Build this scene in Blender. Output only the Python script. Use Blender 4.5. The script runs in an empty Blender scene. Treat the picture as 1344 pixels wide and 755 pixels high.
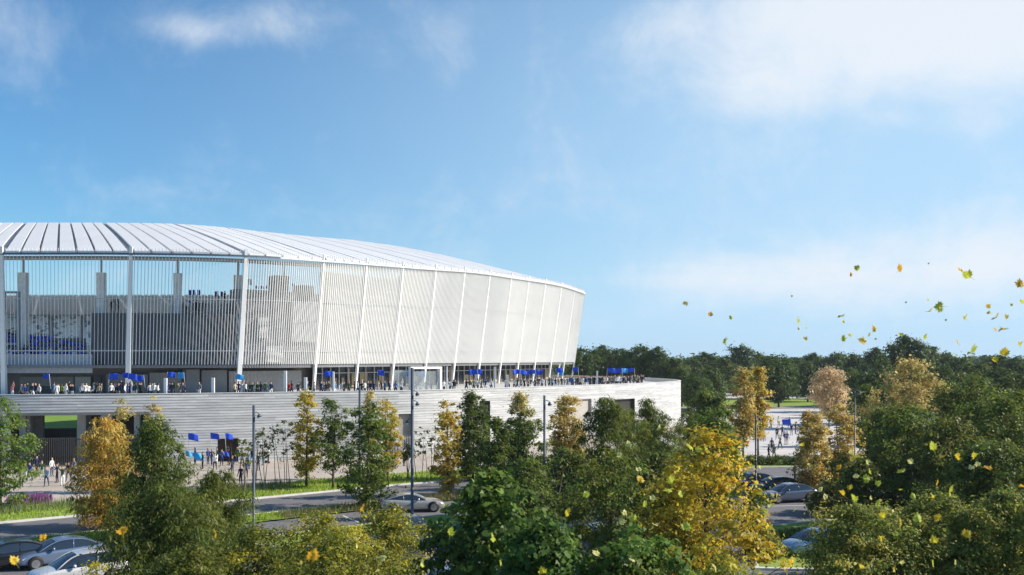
import bpy, bmesh, math, random
import numpy as np
from mathutils import Vector, Matrix, noise as mnoise

random.seed(7)
RNG = np.random.default_rng(11)
SC = bpy.context.scene
COL = SC.collection
F, CX, HY, CH = 1300.0, 672.0, 471.5, 11.3      # focal length (px of a 1344 px frame), centre, horizon row, camera height
R = math.radians


def at(x, y, d):
    return Vector(((x - CX) * d / F, d, CH - (y - HY) * d / F))


def gx(x, d):
    return (x - CX) * d / F


def gd(y):
    return F * CH / (y - HY)


def px(p):
    return (CX + p[0] * F / p[1], HY - (p[2] - CH) * F / p[1])


# ------------------------------------------------------------------ materials
MATS = {}


def lin(c):
    return tuple(((v / 255.0) / 12.92 if v / 255.0 <= .04045 else ((v / 255.0 + .055) / 1.055) ** 2.4) for v in c)


def mat(name, col, rough=.6, metal=0., var=.12, scale=3., spec=.4, bump=0., col2=None, stretch=None, detail=4):
    if name in MATS:
        return MATS[name]
    m = bpy.data.materials.new(name)
    m.use_nodes = True
    nt = m.node_tree
    b = nt.nodes['Principled BSDF']
    b.inputs['Roughness'].default_value = rough
    b.inputs['Metallic'].default_value = metal
    b.inputs['Specular IOR Level'].default_value = spec
    tc = nt.nodes.new('ShaderNodeTexCoord')
    mp = nt.nodes.new('ShaderNodeMapping')
    if stretch:
        mp.inputs['Scale'].default_value = stretch
    nz = nt.nodes.new('ShaderNodeTexNoise')
    nz.inputs['Scale'].default_value = scale
    nz.inputs['Detail'].default_value = detail
    nt.links.new(tc.outputs['Object'], mp.inputs['Vector'])
    nt.links.new(mp.outputs['Vector'], nz.inputs['Vector'])
    rp = nt.nodes.new('ShaderNodeValToRGB')
    rp.color_ramp.elements[0].position = .3
    rp.color_ramp.elements[1].position = .7
    c1 = [max(0, v * (1 - var)) for v in col]
    c2 = [min(1, v * (1 + var)) for v in col] if col2 is None else col2
    rp.color_ramp.elements[0].color = (*c1, 1)
    rp.color_ramp.elements[1].color = (*c2, 1)
    nt.links.new(nz.outputs['Fac'], rp.inputs['Fac'])
    nt.links.new(rp.outputs['Color'], b.inputs['Base Color'])
    if bump:
        bp = nt.nodes.new('ShaderNodeBump')
        bp.inputs['Strength'].default_value = bump
        bp.inputs['Distance'].default_value = .05
        nt.links.new(nz.outputs['Fac'], bp.inputs['Height'])
        nt.links.new(bp.outputs['Normal'], b.inputs['Normal'])
    MATS[name] = m
    return m


def leaf_mat(name='foliage', trans=.52):
    if name in MATS:
        return MATS[name]
    m = bpy.data.materials.new(name)
    m.use_nodes = True
    nt = m.node_tree
    b = nt.nodes['Principled BSDF']
    out = nt.nodes['Material Output']
    b.inputs['Roughness'].default_value = .5
    b.inputs['Specular IOR Level'].default_value = .35
    a = nt.nodes.new('ShaderNodeAttribute')
    a.attribute_name = 'tint'
    t = nt.nodes.new('ShaderNodeBsdfTranslucent')
    mx = nt.nodes.new('ShaderNodeMixShader')
    mx.inputs[0].default_value = trans
    nt.links.new(a.outputs['Color'], b.inputs['Base Color'])
    nt.links.new(a.outputs['Color'], t.inputs['Color'])
    nt.links.new(b.outputs[0], mx.inputs[1])
    nt.links.new(t.outputs[0], mx.inputs[2])
    nt.links.new(mx.outputs[0], out.inputs['Surface'])
    MATS[name] = m
    return m


def tint_mat(name, rough=.75, spec=.2):
    if name in MATS:
        return MATS[name]
    m = bpy.data.materials.new(name)
    m.use_nodes = True
    nt = m.node_tree
    b = nt.nodes['Principled BSDF']
    b.inputs['Roughness'].default_value = rough
    b.inputs['Specular IOR Level'].default_value = spec
    a = nt.nodes.new('ShaderNodeAttribute')
    a.attribute_name = 'tint'
    nt.links.new(a.outputs['Color'], b.inputs['Base Color'])
    MATS[name] = m
    return m


# ------------------------------------------------------------------ mesh helpers
class MB:
    def __init__(s):
        s.v, s.f, s.m = [], [], []

    def quad(s, a, b, c, d, mi=0):
        n = len(s.v)
        s.v += [tuple(a), tuple(b), tuple(c), tuple(d)]
        s.f.append((n, n + 1, n + 2, n + 3))
        s.m.append(mi)

    def poly(s, pts, mi=0):
        n = len(s.v)
        s.v += [tuple(p) for p in pts]
        s.f.append(tuple(range(n, n + len(pts))))
        s.m.append(mi)

    def hexa(s, p, mi=0):      # p: 8 corners, bottom 4 then top 4
        n = len(s.v)
        s.v += [tuple(q) for q in p]
        for f in ((3, 2, 1, 0), (4, 5, 6, 7), (0, 1, 5, 4), (1, 2, 6, 5), (2, 3, 7, 6), (3, 0, 4, 7)):
            s.f.append(tuple(n + i for i in f))
            s.m.append(mi)

    def box(s, x0, x1, y0, y1, z0, z1, mi=0):
        s.hexa([(x0, y0, z0), (x1, y0, z0), (x1, y1, z0), (x0, y1, z0), (x0, y0, z1), (x1, y0, z1), (x1, y1, z1), (x0, y1, z1)], mi)

    def bar(s, a, b, w, h, side=None, mi=0):      # rectangular bar a->b, w along side, h along the third axis
        a, b = Vector(a), Vector(b)
        t = (b - a).normalized()
        if side is None:
            side = t.cross(Vector((0, 0, 1)))
            if side.length < 1e-4:
                side = Vector((1, 0, 0))
        side = Vector(side)
        side = (side - t * side.dot(t)).normalized()
        up = side.cross(t)
        q = []
        for c in (a, b):
            for i, j in ((-1, -1), (1, -1), (1, 1), (-1, 1)):
                q.append(c + side * (i * w / 2) + up * (j * h / 2))
        s.hexa(q, mi)

    def tube(s, pts, rad, n=8, mi=0, cap=True):
        pts = [Vector(p) for p in pts]
        if not hasattr(rad, '__len__'):
            rad = [rad] * len(pts)
        base = len(s.v)
        ref = Vector((0.31, 0.95, 0.05))
        for i, p in enumerate(pts):
            t = (pts[min(i + 1, len(pts) - 1)] - pts[max(i - 1, 0)]).normalized()
            u = t.cross(ref)
            if u.length < .05:
                u = t.cross(Vector((1, 0, 0)))
            u.normalize()
            w = t.cross(u)
            for k in range(n):
                a = 2 * math.pi * k / n
                s.v.append(tuple(p + (u * math.cos(a) + w * math.sin(a)) * rad[i]))
        for i in range(len(pts) - 1):
            for k in range(n):
                s.f.append((base + i * n + k, base + i * n + (k + 1) % n, base + (i + 1) * n + (k + 1) % n, base + (i + 1) * n + k))
                s.m.append(mi)
        if cap:
            s.f.append(tuple(base + k for k in reversed(range(n))))
            s.f.append(tuple(base + (len(pts) - 1) * n + k for k in range(n)))
            s.m += [mi, mi]

    def mesh(s, name, mats, smooth=False):
        me = bpy.data.meshes.new(name)
        me.from_pydata(s.v, [], s.f)
        for m in mats:
            me.materials.append(m)
        me.polygons.foreach_set('material_index', s.m)
        if smooth:
            me.polygons.foreach_set('use_smooth', [True] * len(me.polygons))
        me.update()
        return me


def link(name, me, parent=None, loc=None, rz=None):
    o = bpy.data.objects.new(name, me)
    COL.objects.link(o)
    if parent is not None:
        o.parent = parent
    if loc is not None:
        o.location = loc
    if rz is not None:
        o.rotation_euler = (0, 0, rz)
    return o


def build(name, mb, m, parent=None, smooth=False, bevel=0):
    mats = m if isinstance(m, (list, tuple)) else [m]
    o = link(name, mb.mesh(name, mats, smooth), parent)
    if bevel:
        md = o.modifiers.new('bevel', 'BEVEL')
        md.width = bevel
        md.segments = 2
        md.limit_method = 'ANGLE'
    return o


def tag(o, label, cat, group=None, kind=None):
    if kind:
        o['kind'] = kind
    if label:
        o['label'] = label
    if cat:
        o['category'] = cat
    if group:
        o['group'] = group
    return o


def empty(name, loc=(0, 0, 0), rz=0):
    o = link(name, None)
    o.location = loc
    o.rotation_euler = (0, 0, rz)
    return o


def struct(name, mb, m):
    o = build(name, mb, m)
    o['kind'] = 'structure'
    return o


def np_mesh(name, V, nper, colors, m, smooth=False):
    """V: (N*nper,3) array, N polygons of nper vertices each, colors (N,3)."""
    N = len(V) // nper
    me = bpy.data.meshes.new(name)
    me.vertices.add(len(V))
    me.vertices.foreach_set('co', np.ascontiguousarray(V, dtype=np.float32).ravel())
    me.loops.add(len(V))
    me.loops.foreach_set('vertex_index', np.arange(len(V), dtype=np.int32))
    me.polygons.add(N)
    me.polygons.foreach_set('loop_start', np.arange(0, len(V), nper, dtype=np.int32))
    me.polygons.foreach_set('loop_total', np.full(N, nper, dtype=np.int32))
    at_ = me.attributes.new('tint', 'FLOAT_COLOR', 'FACE')
    c = np.ones((N, 4), dtype=np.float32)
    c[:, :3] = colors
    at_.data.foreach_set('color', c.ravel())
    me.materials.append(m)
    me.update(calc_edges=True)
    return me


def catmull(P, n=12, closed=False):
    P = [Vector(p) for p in P]
    out = []
    N = len(P)
    rng = range(N) if closed else range(N - 1)
    for i in rng:
        if closed:
            p0, p1, p2, p3 = P[i - 1], P[i], P[(i + 1) % N], P[(i + 2) % N]
        else:
            p0, p1, p2, p3 = P[max(i - 1, 0)], P[i], P[i + 1], P[min(i + 2, N - 1)]
        for k in range(n):
            t = k / n
            out.append(.5 * ((2 * p1) + (p2 - p0) * t + (2 * p0 - 5 * p1 + 4 * p2 - p3) * t * t + (3 * p1 - p0 - 3 * p2 + p3) * t ** 3))
    if not closed:
        out.append(P[-1])
    return out


# ------------------------------------------------------------------ camera, sun, sky
cam = bpy.data.cameras.new('camera')
cam.sensor_width = 36
cam.lens = 36 * F / 1344
cam.shift_y = (HY - 377.5) / 1344
cam.clip_end = 6000
cam.clip_start = .3
cam.dof.use_dof = True
cam.dof.focus_distance = 110
cam.dof.aperture_fstop = 2.2
co = link('camera', cam)
co.location = (0, 0, CH)
co.rotation_euler = (R(90), 0, 0)
SC.camera = co

SUN_EL = R(31)
SUN_DIR = Vector((math.cos(SUN_EL) * .998, math.cos(SUN_EL) * .04, math.sin(SUN_EL))).normalized()
sun = bpy.data.lights.new('sun', 'SUN')
sun.energy = 5.0
sun.angle = R(.5)
sun.color = (1, .91, .78)
so = link('sun', sun)
so.rotation_euler = SUN_DIR.to_track_quat('Z', 'Y').to_euler()

W = bpy.data.worlds.new('World')
SC.world = W
W.use_nodes = True
nt = W.node_tree
bg = nt.nodes['Background']
sky = nt.nodes.new('ShaderNodeTexSky')
sky.sky_type = 'NISHITA'
sky.sun_disc = False
sky.sun_elevation = SUN_EL
sky.sun_rotation = math.atan2(SUN_DIR.x, SUN_DIR.y)
sky.air_density = 1.0
sky.dust_density = .35
sky.ozone_density = 3.0
SKY_NODE = sky
tc = nt.nodes.new('ShaderNodeTexCoord')
# clouds: a layer at constant height, sampled along the view direction, so their size shrinks towards the horizon
sep = nt.nodes.new('ShaderNodeSeparateXYZ')
nt.links.new(tc.outputs['Generated'], sep.inputs[0])


def math_node(op, a, b=None, clamp=False):
    n = nt.nodes.new('ShaderNodeMath')
    n.operation = op
    n.use_clamp = clamp
    for i, v in enumerate((a, b)):
        if v is None:
            continue
        if isinstance(v, (int, float)):
            n.inputs[i].default_value = v
        else:
            nt.links.new(v, n.inputs[i])
    return n.outputs[0]


zz = math_node('ADD', math_node('MAXIMUM', sep.outputs['Z'], 0.0), .10)
u = math_node('DIVIDE', sep.outputs['X'], zz)
v = math_node('DIVIDE', sep.outputs['Y'], zz)
cmb = nt.nodes.new('ShaderNodeCombineXYZ')
nt.links.new(u, cmb.inputs[0])
nt.links.new(v, cmb.inputs[1])


def cloud_noise(scale, detail, rough, off, dist=0.):
    mp = nt.nodes.new('ShaderNodeMapping')
    mp.inputs['Location'].default_value = off
    nt.links.new(cmb.outputs[0], mp.inputs['Vector'])
    nz = nt.nodes.new('ShaderNodeTexNoise')
    nz.inputs['Scale'].default_value = scale
    nz.inputs['Detail'].default_value = detail
    nz.inputs['Roughness'].default_value = rough
    nz.inputs['Distortion'].default_value = dist
    nt.links.new(mp.outputs[0], nz.inputs['Vector'])
    return nz.outputs['Fac']


def ramp(fac, p0, p1):
    n = nt.nodes.new('ShaderNodeMapRange')
    n.interpolation_type = 'SMOOTHSTEP'
    n.inputs['From Min'].default_value = p0
    n.inputs['From Max'].default_value = p1
    nt.links.new(fac, n.inputs['Value'])
    return n.outputs['Result']


wisps = cloud_noise(.9, 8, .58, (3.1, 1.2, 0), .4)
big = cloud_noise(.33, 4, .5, (7.3, 2.9, 0), .2)


def blob(x, y, rx, ry, amp):
    """A cloud bank standing in one direction of the sky; returns a soft mask round that direction."""
    p = at(x, y, 1000.0)
    p.z -= CH
    p = p.normalized()
    az0 = math.atan2(p.x, p.y)
    el0 = math.asin(p.z)
    az = nt.nodes.new('ShaderNodeMath')
    az.operation = 'ARCTAN2'
    nt.links.new(sep.outputs['X'], az.inputs[0])
    nt.links.new(sep.outputs['Y'], az.inputs[1])
    el = math_node('ARCSINE', sep.outputs['Z'])
    da = math_node('DIVIDE', math_node('SUBTRACT', az.outputs[0], az0), rx / F)
    de = math_node('DIVIDE', math_node('SUBTRACT', el, el0), ry / F)
    r2 = math_node('ADD', math_node('MULTIPLY', da, da), math_node('MULTIPLY', de, de))
    return math_node('MULTIPLY', math_node('EXPONENT', math_node('MULTIPLY', r2, -1.0)), amp)


CLOUD_BANKS = [(1340, 20, 340, 95, .82), (1080, 5, 210, 42, .44), (985, 100, 60, 45, .30), (255, 42, 60, 22, .38), (365, 30, 60, 34, .36), (90, 60, 100, 52, .10), (25, 10, 90, 60, .08),
               (940, 362, 120, 34, .46), (1100, 385, 140, 34, .26), (1320, 340, 230, 60, .60), (1285, 158, 50, 22, .24), (1180, 158, 30, 14, .14), (620, 60, 150, 60, .11), (305, 170, 40, 40, .11), (215, 250, 60, 30, .04), (150, 300, 300, 60, .06), (780, 180, 220, 130, .09), (480, 300, 200, 70, .07)]
mask = None
for b_ in CLOUD_BANKS:
    k = blob(*b_)
    mask = k if mask is None else math_node('ADD', mask, k)
dnz = nt.nodes.new('ShaderNodeTexNoise')
dnz.inputs['Scale'].default_value = 10.0
dnz.inputs['Detail'].default_value = 9
dnz.inputs['Roughness'].default_value = .66
dnz.inputs['Distortion'].default_value = .35
nt.links.new(tc.outputs['Generated'], dnz.inputs['Vector'])
det = dnz.outputs['Fac']
dens = math_node('ADD', mask, math_node('ADD', math_node('MULTIPLY', math_node('SUBTRACT', wisps, .5), .55), math_node('MULTIPLY', math_node('SUBTRACT', det, .5), 1.0)))
cov = ramp(dens, .0, .80)
cov = math_node('MULTIPLY', cov, .9)
mix = nt.nodes.new('ShaderNodeMix')
mix.data_type = 'RGBA'
nt.links.new(cov, mix.inputs[0])
tintn = nt.nodes.new('ShaderNodeMix')
tintn.data_type = 'RGBA'
tintn.blend_type = 'MULTIPLY'
tintn.inputs[0].default_value = 1
tintn.inputs[7].default_value = (.62, 1.06, 1.30, 1)
nt.links.new(sky.outputs[0], tintn.inputs[6])
hz = math_node('ADD', blob(1280, 230, 660, 440, .86), blob(650, 250, 420, 330, .12))
el_ = math_node('DIVIDE', math_node('MAXIMUM', sep.outputs['Z'], 0.0), .085)
hz = math_node('ADD', hz, math_node('MULTIPLY', math_node('EXPONENT', math_node('MULTIPLY', math_node('MULTIPLY', el_, el_), -1.0)), .55), True)
hz = math_node('MULTIPLY', hz, .93)
hmix = nt.nodes.new('ShaderNodeMix')
hmix.data_type = 'RGBA'
nt.links.new(hz, hmix.inputs[0])
nt.links.new(tintn.outputs[2], hmix.inputs[6])
hmix.inputs[7].default_value = (4.7, 6.9, 8.9, 1)
nt.links.new(hmix.outputs[2], mix.inputs[6])
mix.inputs[7].default_value = (7.6, 8.1, 8.7, 1)
nt.links.new(mix.outputs[2], bg.inputs['Color'])
bg.inputs['Strength'].default_value = .08

SC.view_settings.view_transform = 'Standard'
SC.view_settings.look = 'None'
SC.view_settings.gamma = 1
SC.view_settings.use_curve_mapping = False
SC.view_settings.exposure = .5
SC.render.engine = 'CYCLES'
SC.cycles.max_bounces = 6
SC.cycles.transparent_max_bounces = 8
SC.cycles.use_denoising = True

# ------------------------------------------------------------------ palette
WHITE = mat('white_paint', (.80, .80, .79), .45, var=.04, scale=.4)
WHITE2 = mat('white_fin', (.82, .81, .785), .5, var=.03, scale=.3)
ROOFW = mat('roof_sheet', (.90, .90, .89), .42, var=.04, scale=.25)
ROOFD = mat('roof_membrane', (.05, .085, .19), .5, var=.1)


def translucent(m, col, fac):
    n = m.node_tree
    b, o = n.nodes['Principled BSDF'], n.nodes['Material Output']
    t, x = n.nodes.new('ShaderNodeBsdfTranslucent'), n.nodes.new('ShaderNodeMixShader')
    t.inputs['Color'].default_value = (*col, 1)
    x.inputs[0].default_value = fac
    n.links.new(b.outputs[0], x.inputs[1])
    n.links.new(t.outputs[0], x.inputs[2])
    n.links.new(x.outputs[0], o.inputs['Surface'])
    return m


translucent(ROOFD, (.80, .82, .86), .6)
translucent(ROOFW, (.90, .90, .89), .20)


def veil(k, clear):
    """woven screen fabric: partly see-through"""
    m = translucent(mat('screen_fabric_%d' % k, tuple(v * (.90, .97, 1.02, 1.09, 1.14)[k] for v in (.72, .71, .685)), .6, var=.08, scale=.10), (.74, .73, .70), .25)
    n = m.node_tree
    o = n.nodes['Material Output']
    src = o.inputs['Surface'].links[0].from_socket
    t, x = n.nodes.new('ShaderNodeBsdfTransparent'), n.nodes.new('ShaderNodeMixShader')
    x.inputs[0].default_value = clear
    n.links.new(src, x.inputs[1])
    n.links.new(t.outputs[0], x.inputs[2])
    n.links.new(x.outputs[0], o.inputs['Surface'])
    return m


VEIL = [veil(0, .72), veil(1, .50), veil(2, .40), veil(3, .28), veil(4, .15)]
GREYD = mat('dark_grey_cladding', (.085, .09, .105), .5, var=.12, scale=1.2)
GREYM = mat('mid_grey_panel', (.26, .26, .27), .6, var=.1, scale=.7)
GREYL = mat('light_grey_panel', (.52, .52, .52), .6, var=.08, scale=.6)
CONC = mat('concrete', (.36, .35, .34), .8, var=.14, scale=.8, bump=.1)
STEEL = mat('galvanised_steel', (.30, .33, .37), .45, metal=.3, var=.08)
POST = mat('dark_post_paint', (.07, .085, .11), .4, var=.1)
GLASSD = mat('dark_glass', (.03, .035, .045), .08, var=.2, spec=.7)
WARM = mat('painted_interior_glow', (.42, .30, .16), .6, var=.2, scale=.9)  # tan that paints the warm interior light of the glazing
BLUE = mat('blue_flag_cloth', (.015, .075, .62), .7, var=.12, scale=2.)
CYAN = mat('light_blue_flag_cloth', (.03, .33, .72), .7, var=.12, scale=2.)
BARK = mat('bark', (.10, .075, .055), .9, var=.35, scale=6., bump=.3)
PALEBARK = mat('pale_bark', (.22, .19, .15), .9, var=.35, scale=6., bump=.3)
LEAF = leaf_mat()

def ORD(n):
    return f"{n}{'th' if 10 <= n % 100 <= 20 else {1: 'st', 2: 'nd', 3: 'rd'}.get(n % 10, 'th')}"

# ------------------------------------------------------------------ stadium geometry
SCX, SCY = -97.0, 213.0
QX = [(-340, 118.5, 23.9), (-168, 118, 23.9), (3, 117.8, 23.9), (172, 118, 23.9), (322, 120.5, 23.9), (424, 129, 24.15), (480, 138, 24.6), (528, 146, 24.95), (571, 154, 25.3),
      (609, 161, 25.6), (642, 168, 25.75), (670, 176, 25.85), (693, 183, 25.95), (715, 190, 26.0), (736, 197, 25.9), (753, 204, 25.6), (766, 213, 25.3)]
ZIN = [30.8, 30.8, 30.8, 30.8, 30.9, 31.2, 31.5, 31.8, 32.1, 32.4, 32.7, 32.9, 33.1, 33.2, 33.2, 33.2, 33.2]
quad_pts = [(gx(x, d), d, e, zi) for (x, d, e), zi in zip(QX, ZIN)]
ring_c = []                                             # control points, anticlockwise from the near apex
for p in quad_pts:
    ring_c.append(p)
for p in reversed(quad_pts[:-1]):                       # right side, far half
    ring_c.append((p[0], 2 * SCY - p[1], p[2] + (25.0 - p[2]) * .5, p[3] - 1.0))
far = [(2 * SCX - p[0], p[1], p[2], p[3]) for p in ring_c]
for p in reversed(far[1:-1] if False else far):
    ring_c.append(p)
# far half: the roof is a little lower there
ring_c = [(x, y, e, zi - .3 * max(0, (y - SCY) / 95.0) ** .7) for x, y, e, zi in ring_c]
NSEG = 32                                               # samples per bay (one fin each)
NB = len(ring_c)


def _cat4(i, t):
    p = [ring_c[(i + k - 1) % NB] for k in range(4)]
    o = []
    for a, b, c, d in zip(*p):
        o.append(.5 * (2 * b + (c - a) * t + (2 * a - 5 * b + 4 * c - d) * t * t + (3 * b - a - 3 * c + d) * t ** 3))
    return o


def ring(u):
    u = u % NB
    i = int(u)
    return _cat4(i, u - i)


def rp(u, s, z):
    x, y, e, zi = ring(u)
    return Vector((SCX + (x - SCX) * s, SCY + (y - SCY) * s, z))


def radial(u):
    a, b = ring(u - .02), ring(u + .02)
    t = Vector((b[0] - a[0], b[1] - a[1], 0)).normalized()
    return Vector((t.y, -t.x, 0)), t                    # outward normal, tangent


def u_at(xpx, s=1.0):
    """ring parameter whose near-side point at radius factor s stands in column xpx of the frame"""
    best, bu = 1e9, 0
    for k in range(-300, 1630):
        u = k / 100
        p = rp(u, s, 12)
        if p.y < 20:
            continue
        e = abs(CX + p.x * F / p.y - xpx)
        if e < best:
            best, bu = e, u
    return bu


stad = empty('stadium', (SCX, SCY, 0))
tag(stad, 'white oval stadium with slatted facade and ribbed sloping roof on a raised terrace', 'stadium')
ORIG = Vector((SCX, SCY, 0))
S_BASE, S_FOOT = .983, .977
ZT, Z_SOF = 7.0, 10.65                                  # terrace floor, underside of the screens


def spart(name, mb, m, smooth=False, parent=None):
    mb.v = [tuple(Vector(p) - ORIG) for p in mb.v]
    o = build(name, mb, m, stad if parent is None else parent, smooth)
    return o


def ring_wall(mb, u0, u1, s0, z0, s1, z1, step=.125, mi=0, uvs=None):
    n = max(1, round((u1 - u0) / step))
    for k in range(n):
        a, b = u0 + (u1 - u0) * k / n, u0 + (u1 - u0) * (k + 1) / n
        mb.quad(rp(a, s0, z0), rp(b, s0, z0), rp(b, s1, z1), rp(a, s1, z1), mi)


def ring_box(mb, u0, u1, s0, s1, z0, z1, step=.125, mi=0):
    """solid curved block: s0 outer, s1 inner"""
    n = max(1, round((u1 - u0) / step))
    for k in range(n):
        a, b = u0 + (u1 - u0) * k / n, u0 + (u1 - u0) * (k + 1) / n
        o0, o1, i0, i1 = rp(a, s0, 0), rp(b, s0, 0), rp(a, s1, 0), rp(b, s1, 0)
        for zlo, zhi in ((z0, z1),):
            A = [Vector((p.x, p.y, zlo)) for p in (o0, o1, i1, i0)]
            B = [Vector((p.x, p.y, zhi)) for p in (o0, o1, i1, i0)]
            mb.quad(A[0], A[1], B[1], B[0], mi)
            mb.quad(A[2], A[3], B[3], B[2], mi)
            mb.quad(B[0], B[1], B[2], B[3], mi)
            mb.quad(A[3], A[2], A[1], A[0], mi)
            if k == 0:
                mb.quad(A[3], A[0], B[0], B[3], mi)
            if k == n - 1:
                mb.quad(A[1], A[2], B[2], B[1], mi)


# ---- roof: dark membrane, and raised white panels bay by bay (gaps between the panels show the membrane)
S_IN = .735
SEATCUT = .26


def roof_pt(u, f, lift=0.):
    """f = 0 at the eave, 1 at the inner edge"""
    x, y, e, zi = ring(u)
    s = 1.004 + (S_IN - 1.004) * f
    z = e + (zi - e) * (f + .03 * math.sin(math.pi * f)) + lift
    return Vector((SCX + (x - SCX) * s, SCY + (y - SCY) * s, z))


mb = MB()
for k in range(NB * 8):
    a, b = k / 8, (k + 1) / 8
    for j in range(6):
        f0, f1 = j / 6, (j + 1) / 6
        mb.quad(roof_pt(a, f0), roof_pt(b, f0), roof_pt(b, f1), roof_pt(a, f1))
    mb.quad(roof_pt(a, 0, -.22), roof_pt(b, 0, -.22), roof_pt(b, 0), roof_pt(a, 0), 2 if a < 4.3 else 1)
    for j in range(4):
        mb.quad(roof_pt(b, j / 4, -.20), roof_pt(a, j / 4, -.20), roof_pt(a, (j + 1) / 4, -.20), roof_pt(b, (j + 1) / 4, -.20), 1)
    mb.quad(roof_pt(b, 1, -.22), roof_pt(a, 1, -.22), roof_pt(a, 1), roof_pt(b, 1), 1)
spart('roof_membrane', mb, [ROOFD, translucent(mat('roof_underside', (.86, .86, .86), .6), (.88, .88, .88), .45), mat('eave_trim', (.10, .12, .16), .5)])
for i in range(NB):
    p, q = ring(i), ring(i + .999)
    L = math.hypot(p[0] - q[0], p[1] - q[1])
    n = max(4, round(L / 2.2))
    mb = MB()
    for k in range(n):
        g0 = (.42 if k == 0 else .17) / L
        g1 = (.42 if k == n - 1 else .17) / L
        a, b = i + k / n + g0, i + (k + 1) / n - g1
        for j in range(5):
            f0, f1 = j / 5 + (.004 if j == 0 else 0), (j + 1) / 5
            A, B, C_, D = roof_pt(a, f0, .22), roof_pt(b, f0, .22), roof_pt(b, f1, .22), roof_pt(a, f1, .22)
            dz = Vector((0, 0, .21))
            mb.quad(A, B, C_, D)
            mb.quad(D, D - dz, A - dz, A)
            mb.quad(B, B - dz, C_ - dz, C_)
            if j == 0:
                mb.quad(A, A - dz, B - dz, B)
            if j == 4:
                mb.quad(C_, C_ - dz, D - dz, D)
    spart('roof_panel', mb, ROOFW)

mb = MB()
pts = [rp(k / 6, .925, 0) for k in range(NB * 6 + 1)]
mb.tube([Vector((p.x, p.y, ring(k / 6)[2] + .15)) for k, p in enumerate(pts)], .26, 8, cap=False)
spart('ring_beam', mb, STEEL, True)
mb = MB()
mb.tube([Vector((*rp(k / 6, .985, 0).xy, ring(k / 6)[2] - .5)) for k in range(NB * 6 + 1)], .13, 8, cap=False)
spart('eave_beam', mb, GREYL, True)

# ---- facade columns and the slatted screens between them
for i in range(NB):
    x, y, e, zi = ring(i)
    nrm, tan = radial(i)
    mb = MB()
    top = rp(i, 1.002, e + .75)
    mid = rp(i, S_BASE, Z_SOF)
    foot = rp(i, S_FOOT, ZT)
    w0, w1 = .62, .52
    off = nrm * (.12 if y < 125 else .03)
    q = []
    kk = 1 if y < 125 else .6
    for c, w in ((foot + off, .56 * kk), (top + off, .36 * kk)):
        for a_, b_ in ((-1, 1), (1, 1), (1, -1), (-1, -1)):
            q.append(c + tan * (a_ * w / 2) + nrm * (b_ * w * .5))
    mb.hexa(q)
    spart('column', mb, WHITE if y < 125 else WHITE2)


def fin_pt(u, f):
    x, y, e, zi = ring(u)
    s = S_BASE + (1.002 - S_BASE) * f
    z = Z_SOF + (e + .62 - Z_SOF) * f
    return Vector((SCX + (x - SCX) * s, SCY + (y - SCY) * s, z))


for i in range(NB):
    p, q = ring(i), ring(i + .999)
    if p[1] > 275:
        continue                                        # the far side stands behind the far stand
    L = math.hypot(p[0] - q[0], p[1] - q[1])
    n = 35 if L > 10 else 24
    mb = MB()
    for k in range(1, n):
        u = i + k / n
        nrm, tan = radial(u)
        dep = .09
        dep = .06 if L > 14 else .09
        fw = .04 if L > 14 else .065 if L > 10 else .10
        mb.bar(fin_pt(u, 0), fin_pt(u, 1), fw, dep, side=tan)
    spart('fin_screen', mb, WHITE2)
    if L < 12.5:
        vk = 0 if L > 10.5 else max(1, min(4, i - 4)) if i < 20 else 4
        mb = MB()
        for k in range(8):
            for f0, f1 in ((0, .25), (.25, .5), (.5, .75), (.75, .965)):
                q_ = [fin_pt(i + k / 8, f0), fin_pt(i + (k + 1) / 8, f0), fin_pt(i + (k + 1) / 8, f1), fin_pt(i + k / 8, f1)]
                mb.quad(*[p_ - radial(i + k / 8)[0] * .22 for p_ in q_])
        spart('screen_fabric', mb, VEIL[vk])
    for f in (.12, .57, .955):
        mb = MB()
        for k in range(8):
            a, b = fin_pt(i + k / 8, f), fin_pt(i + (k + 1) / 8, f)
            nrm, tan = radial(i + k / 8 + .06)
            a -= nrm * .12
            b -= nrm * .12
            mb.bar(a, b, .12, .13)
        spart('screen_rail', mb, GREYL)

# ---- inside: soffit, gallery parapet, upper stand walls, seats
U_L0 = -3.0
U_120 = u_at(121, .95)
U_240, U_310, U_335, U_425, U_R = u_at(238, .93), u_at(308, .95), u_at(335, .95), u_at(425, .95), 16.0 + 6
mb = MB()
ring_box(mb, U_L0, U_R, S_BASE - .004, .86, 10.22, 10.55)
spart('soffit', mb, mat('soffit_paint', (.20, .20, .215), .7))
mb = MB()
ring_box(mb, U_L0, U_120 - .002, .966, .960, 9.6, 11.9)
spart('gallery_parapet', mb, mat('pale_blue_grey_panel', (.46, .50, .56), .5))
mb = MB()
ring_box(mb, U_120, U_310 + .01, .952, .935, 10.58, 17.0)
spart('drum_wall', mb, GREYD)
mb = MB()
ring_box(mb, U_240, U_335, .922, .88, 10.58, 18.5)
spart('stair_core', mb, mat('beige_grey_panel', (.46, .44, .42), .7, scale=.5))
mb = MB()
ring_box(mb, U_310 + .012, U_425, .950, .93, 10.58, 20.2)
spart('drum_wall', mb, mat('grey_screen_wall', (.20, .20, .215), .6, scale=.6))
mb = MB()
ring_box(mb, U_425 + .004, U_R, .958, .94, 10.58, 23.4)
spart('upper_wall', mb, mat('pale_inner_wall', (.46, .46, .46), .6, scale=.12, var=.16))
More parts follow.
